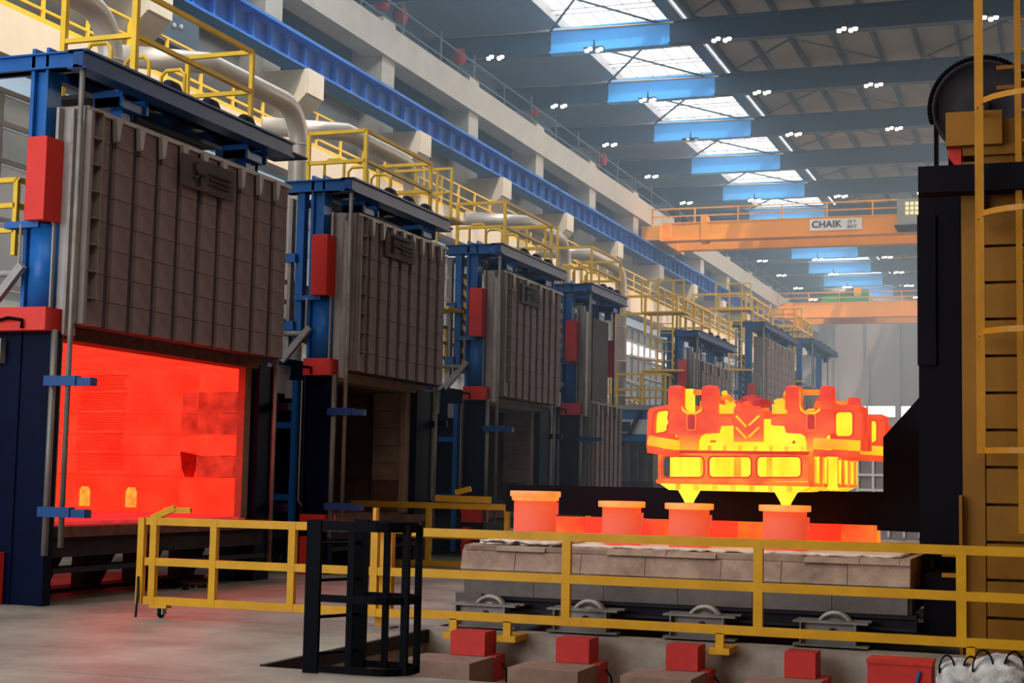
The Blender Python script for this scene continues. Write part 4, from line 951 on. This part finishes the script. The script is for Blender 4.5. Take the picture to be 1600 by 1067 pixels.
# ================================================================== SMALL THINGS ON THE FLOOR AND BEHIND
ds = MB(); rnd = random.Random(3)
for k in range(70):
    r_ = abs(rnd.gauss(0, .16)); a_ = rnd.uniform(0, 6.28); x, y = -11.9 + r_ * 1.7 * math.cos(a_), 18.9 + r_ * math.sin(a_); s = rnd.uniform(.02, .05); z = max(0, .09 - r_ * .3) * rnd.random()
    ds.bar((x, y, z + s * .4), (x + rnd.uniform(-s, s) * 1.5, y + s, z + s * .6), s, s * .8)
tag(ds.build('scale_heap', 'coal'), 'small heap of dark scale flakes on the floor before the lit furnace', 'debris', None, 'stuff')
def machine(name, label, x0, x1, y, parts):
    t = thing(name, label, 'machine', (x0, y, 0)); w = x1 - x0
    for n_, a, b, c, d, z0, z1, m in parts: B(a * w, b * w, c, d, z0, z1).build(n_, m, t)
machine('charging_machine', 'white machine with blue edges left of the hot casting', -13.6, -11.5, 46.0,
        [('body', 0, 1, 0, 2.2, 3.1, 3.6, 'white'), ('blue_edge', 0, 1, -.03, 2.2, 3.58, 3.8, 'blue'), ('blue_edge', 0, .8, -.05, 2.2, 2.9, 3.12, 'blue'), ('dark_panel', .28, .42, -.06, 0, 3.2, 3.5, 'dsteel'), ('leg', .1, .2, 0, .3, 0, 2.9, 'blue'), ('leg', .8, .9, 0, .3, 0, 2.9, 'blue')])
MB().bar((-12.75, 45.9, 3.1), (-12.35, 45.9, 3.85), .1, .1).bar((-13.3, 45.9, 3.1), (-12.75, 45.9, 3.1), .1, .08).build('boom', 'dsteel', None); tag(bpy.data.objects['boom'], 'thin dark bent boom in front of the white machine', 'boom')
machine('grey_ribbed_box', 'grey ribbed steel box low behind the left of the fork arm', -12.9, -11.2, 43.0,
        [('body', 0, 1, 0, 2, 1.65, 2.75, 'csteel')] + [('rib', .08 + .16 * k, .13 + .16 * k, -.06, 0, 1.65, 2.75, 'steel') for k in range(6)] + [('base', 0, 1, 0, 2, 0, 1.65, 'doord')])
ct = thing('mesh_crate', 'pale grey ribbed crate seen between hot castings and black arm', 'crate', (-3.3, 26.2, 0))
B(0, 1.1, 0, 1, 0, 2.15).build('body', 'concg', ct)
for k in range(5): B(.0 + k * .25, .04 + k * .25, -.04, 0, .8, 2.15).build('rib', 'white', ct)
for z in (1.55, 1.8, 2.12): B(0, 1.1, -.05, 0, z, z + .04).build('band', 'white', ct)
# clutter and rails between the fourth and fifth furnaces
for i, (x, y, z, w) in enumerate([(-14.6, 52, 3.6, 3), (-14.4, 47.5, 4.1, 2.4)]):
    railing('mid_platform_railing', 'pale yellow platform railing among pipes left of the fifth furnace, ' + ['behind', 'in front'][i], 'railing', [(x, y + 2), (x, y), (x + w, y), (x + w, y + 2)], z, 1.0, None, gap=.7, rails=(1, .5), r=.035)
    B(x - .2, x + w + .2, y - .1, y + 2.2, z - .15, z).build('platform_slab', 'concg', None); tag(bpy.data.objects['platform_slab' if i == 0 else 'platform_slab.001'], 'concrete slab under the pale yellow railing, ' + ['behind', 'in front'][i], 'platform')
rnd = random.Random(5); pp = MB()
for k in range(34):
    x, y, z = rnd.uniform(-18, -15), rnd.uniform(56, 80), rnd.uniform(4.6, 6.6)
    pp.tube([(x, y, z), (x, y + rnd.uniform(1, 5), z), (x + rnd.uniform(.3, 1.4), y + rnd.uniform(1, 5), z - rnd.uniform(0, .6))], rnd.uniform(.03, .1), 8)
tag(pp.build('pipe_bundle', 'duct'), 'tangle of silver pipes below the wall windows left of the fifth furnace', 'pipes', None, 'stuff')
vp = B(0, .03, -.62, .62, -.34, .34).mesh('vent_panel', 'glasso'); fixn(vp)
for k in range(7):
    o = inst('vent_panel', vp, (-19.3, 69.4 + 1.42 * k, 8.05 - .04 * (k % 2))); o.rotation_euler = (random.uniform(-.08, .08), -.35, random.uniform(-.1, .1))
    tag(o, 'bright white tilted window flap under the walkway, ' + ('leftmost' if k == 0 else ORD[k] + ' from the left'), 'window flap', 'white tilted flaps in a row')
# dark wall boxes and floodlights beside the walkway
for i, (x, y, X, lab) in enumerate([(255, 37, -19.5, 'dark rectangular wall cabinet with two pale dots near the upper left'), (450, 155, -19.5, 'long dark wall box beside the second silver elbow')]):
    r = R @ Vector(((x - 800) / 2390, -(y - 533.5) / 2390, -1)); p = EYE + r * (X / r.x)
    t = thing('wall_cabinet', lab, 'cabinet', (X, p.y, p.z)); B(0, .15, -1.3, 1.3, -.45, .45).build('body', 'sheet', t); MB().box(.0, .2, -1.35, 1.35, .43, .48).build('top_edge', 'dsteel', t)
    if i == 0: MB().lathe([(0, .15), (.07, .15), (.07, .18), (0, .18)], (0, .2, 0), 10, 'x').lathe([(0, .15), (.07, .15), (.07, .18), (0, .18)], (0, .5, .05), 10, 'x').build('indicator', 'white', t)
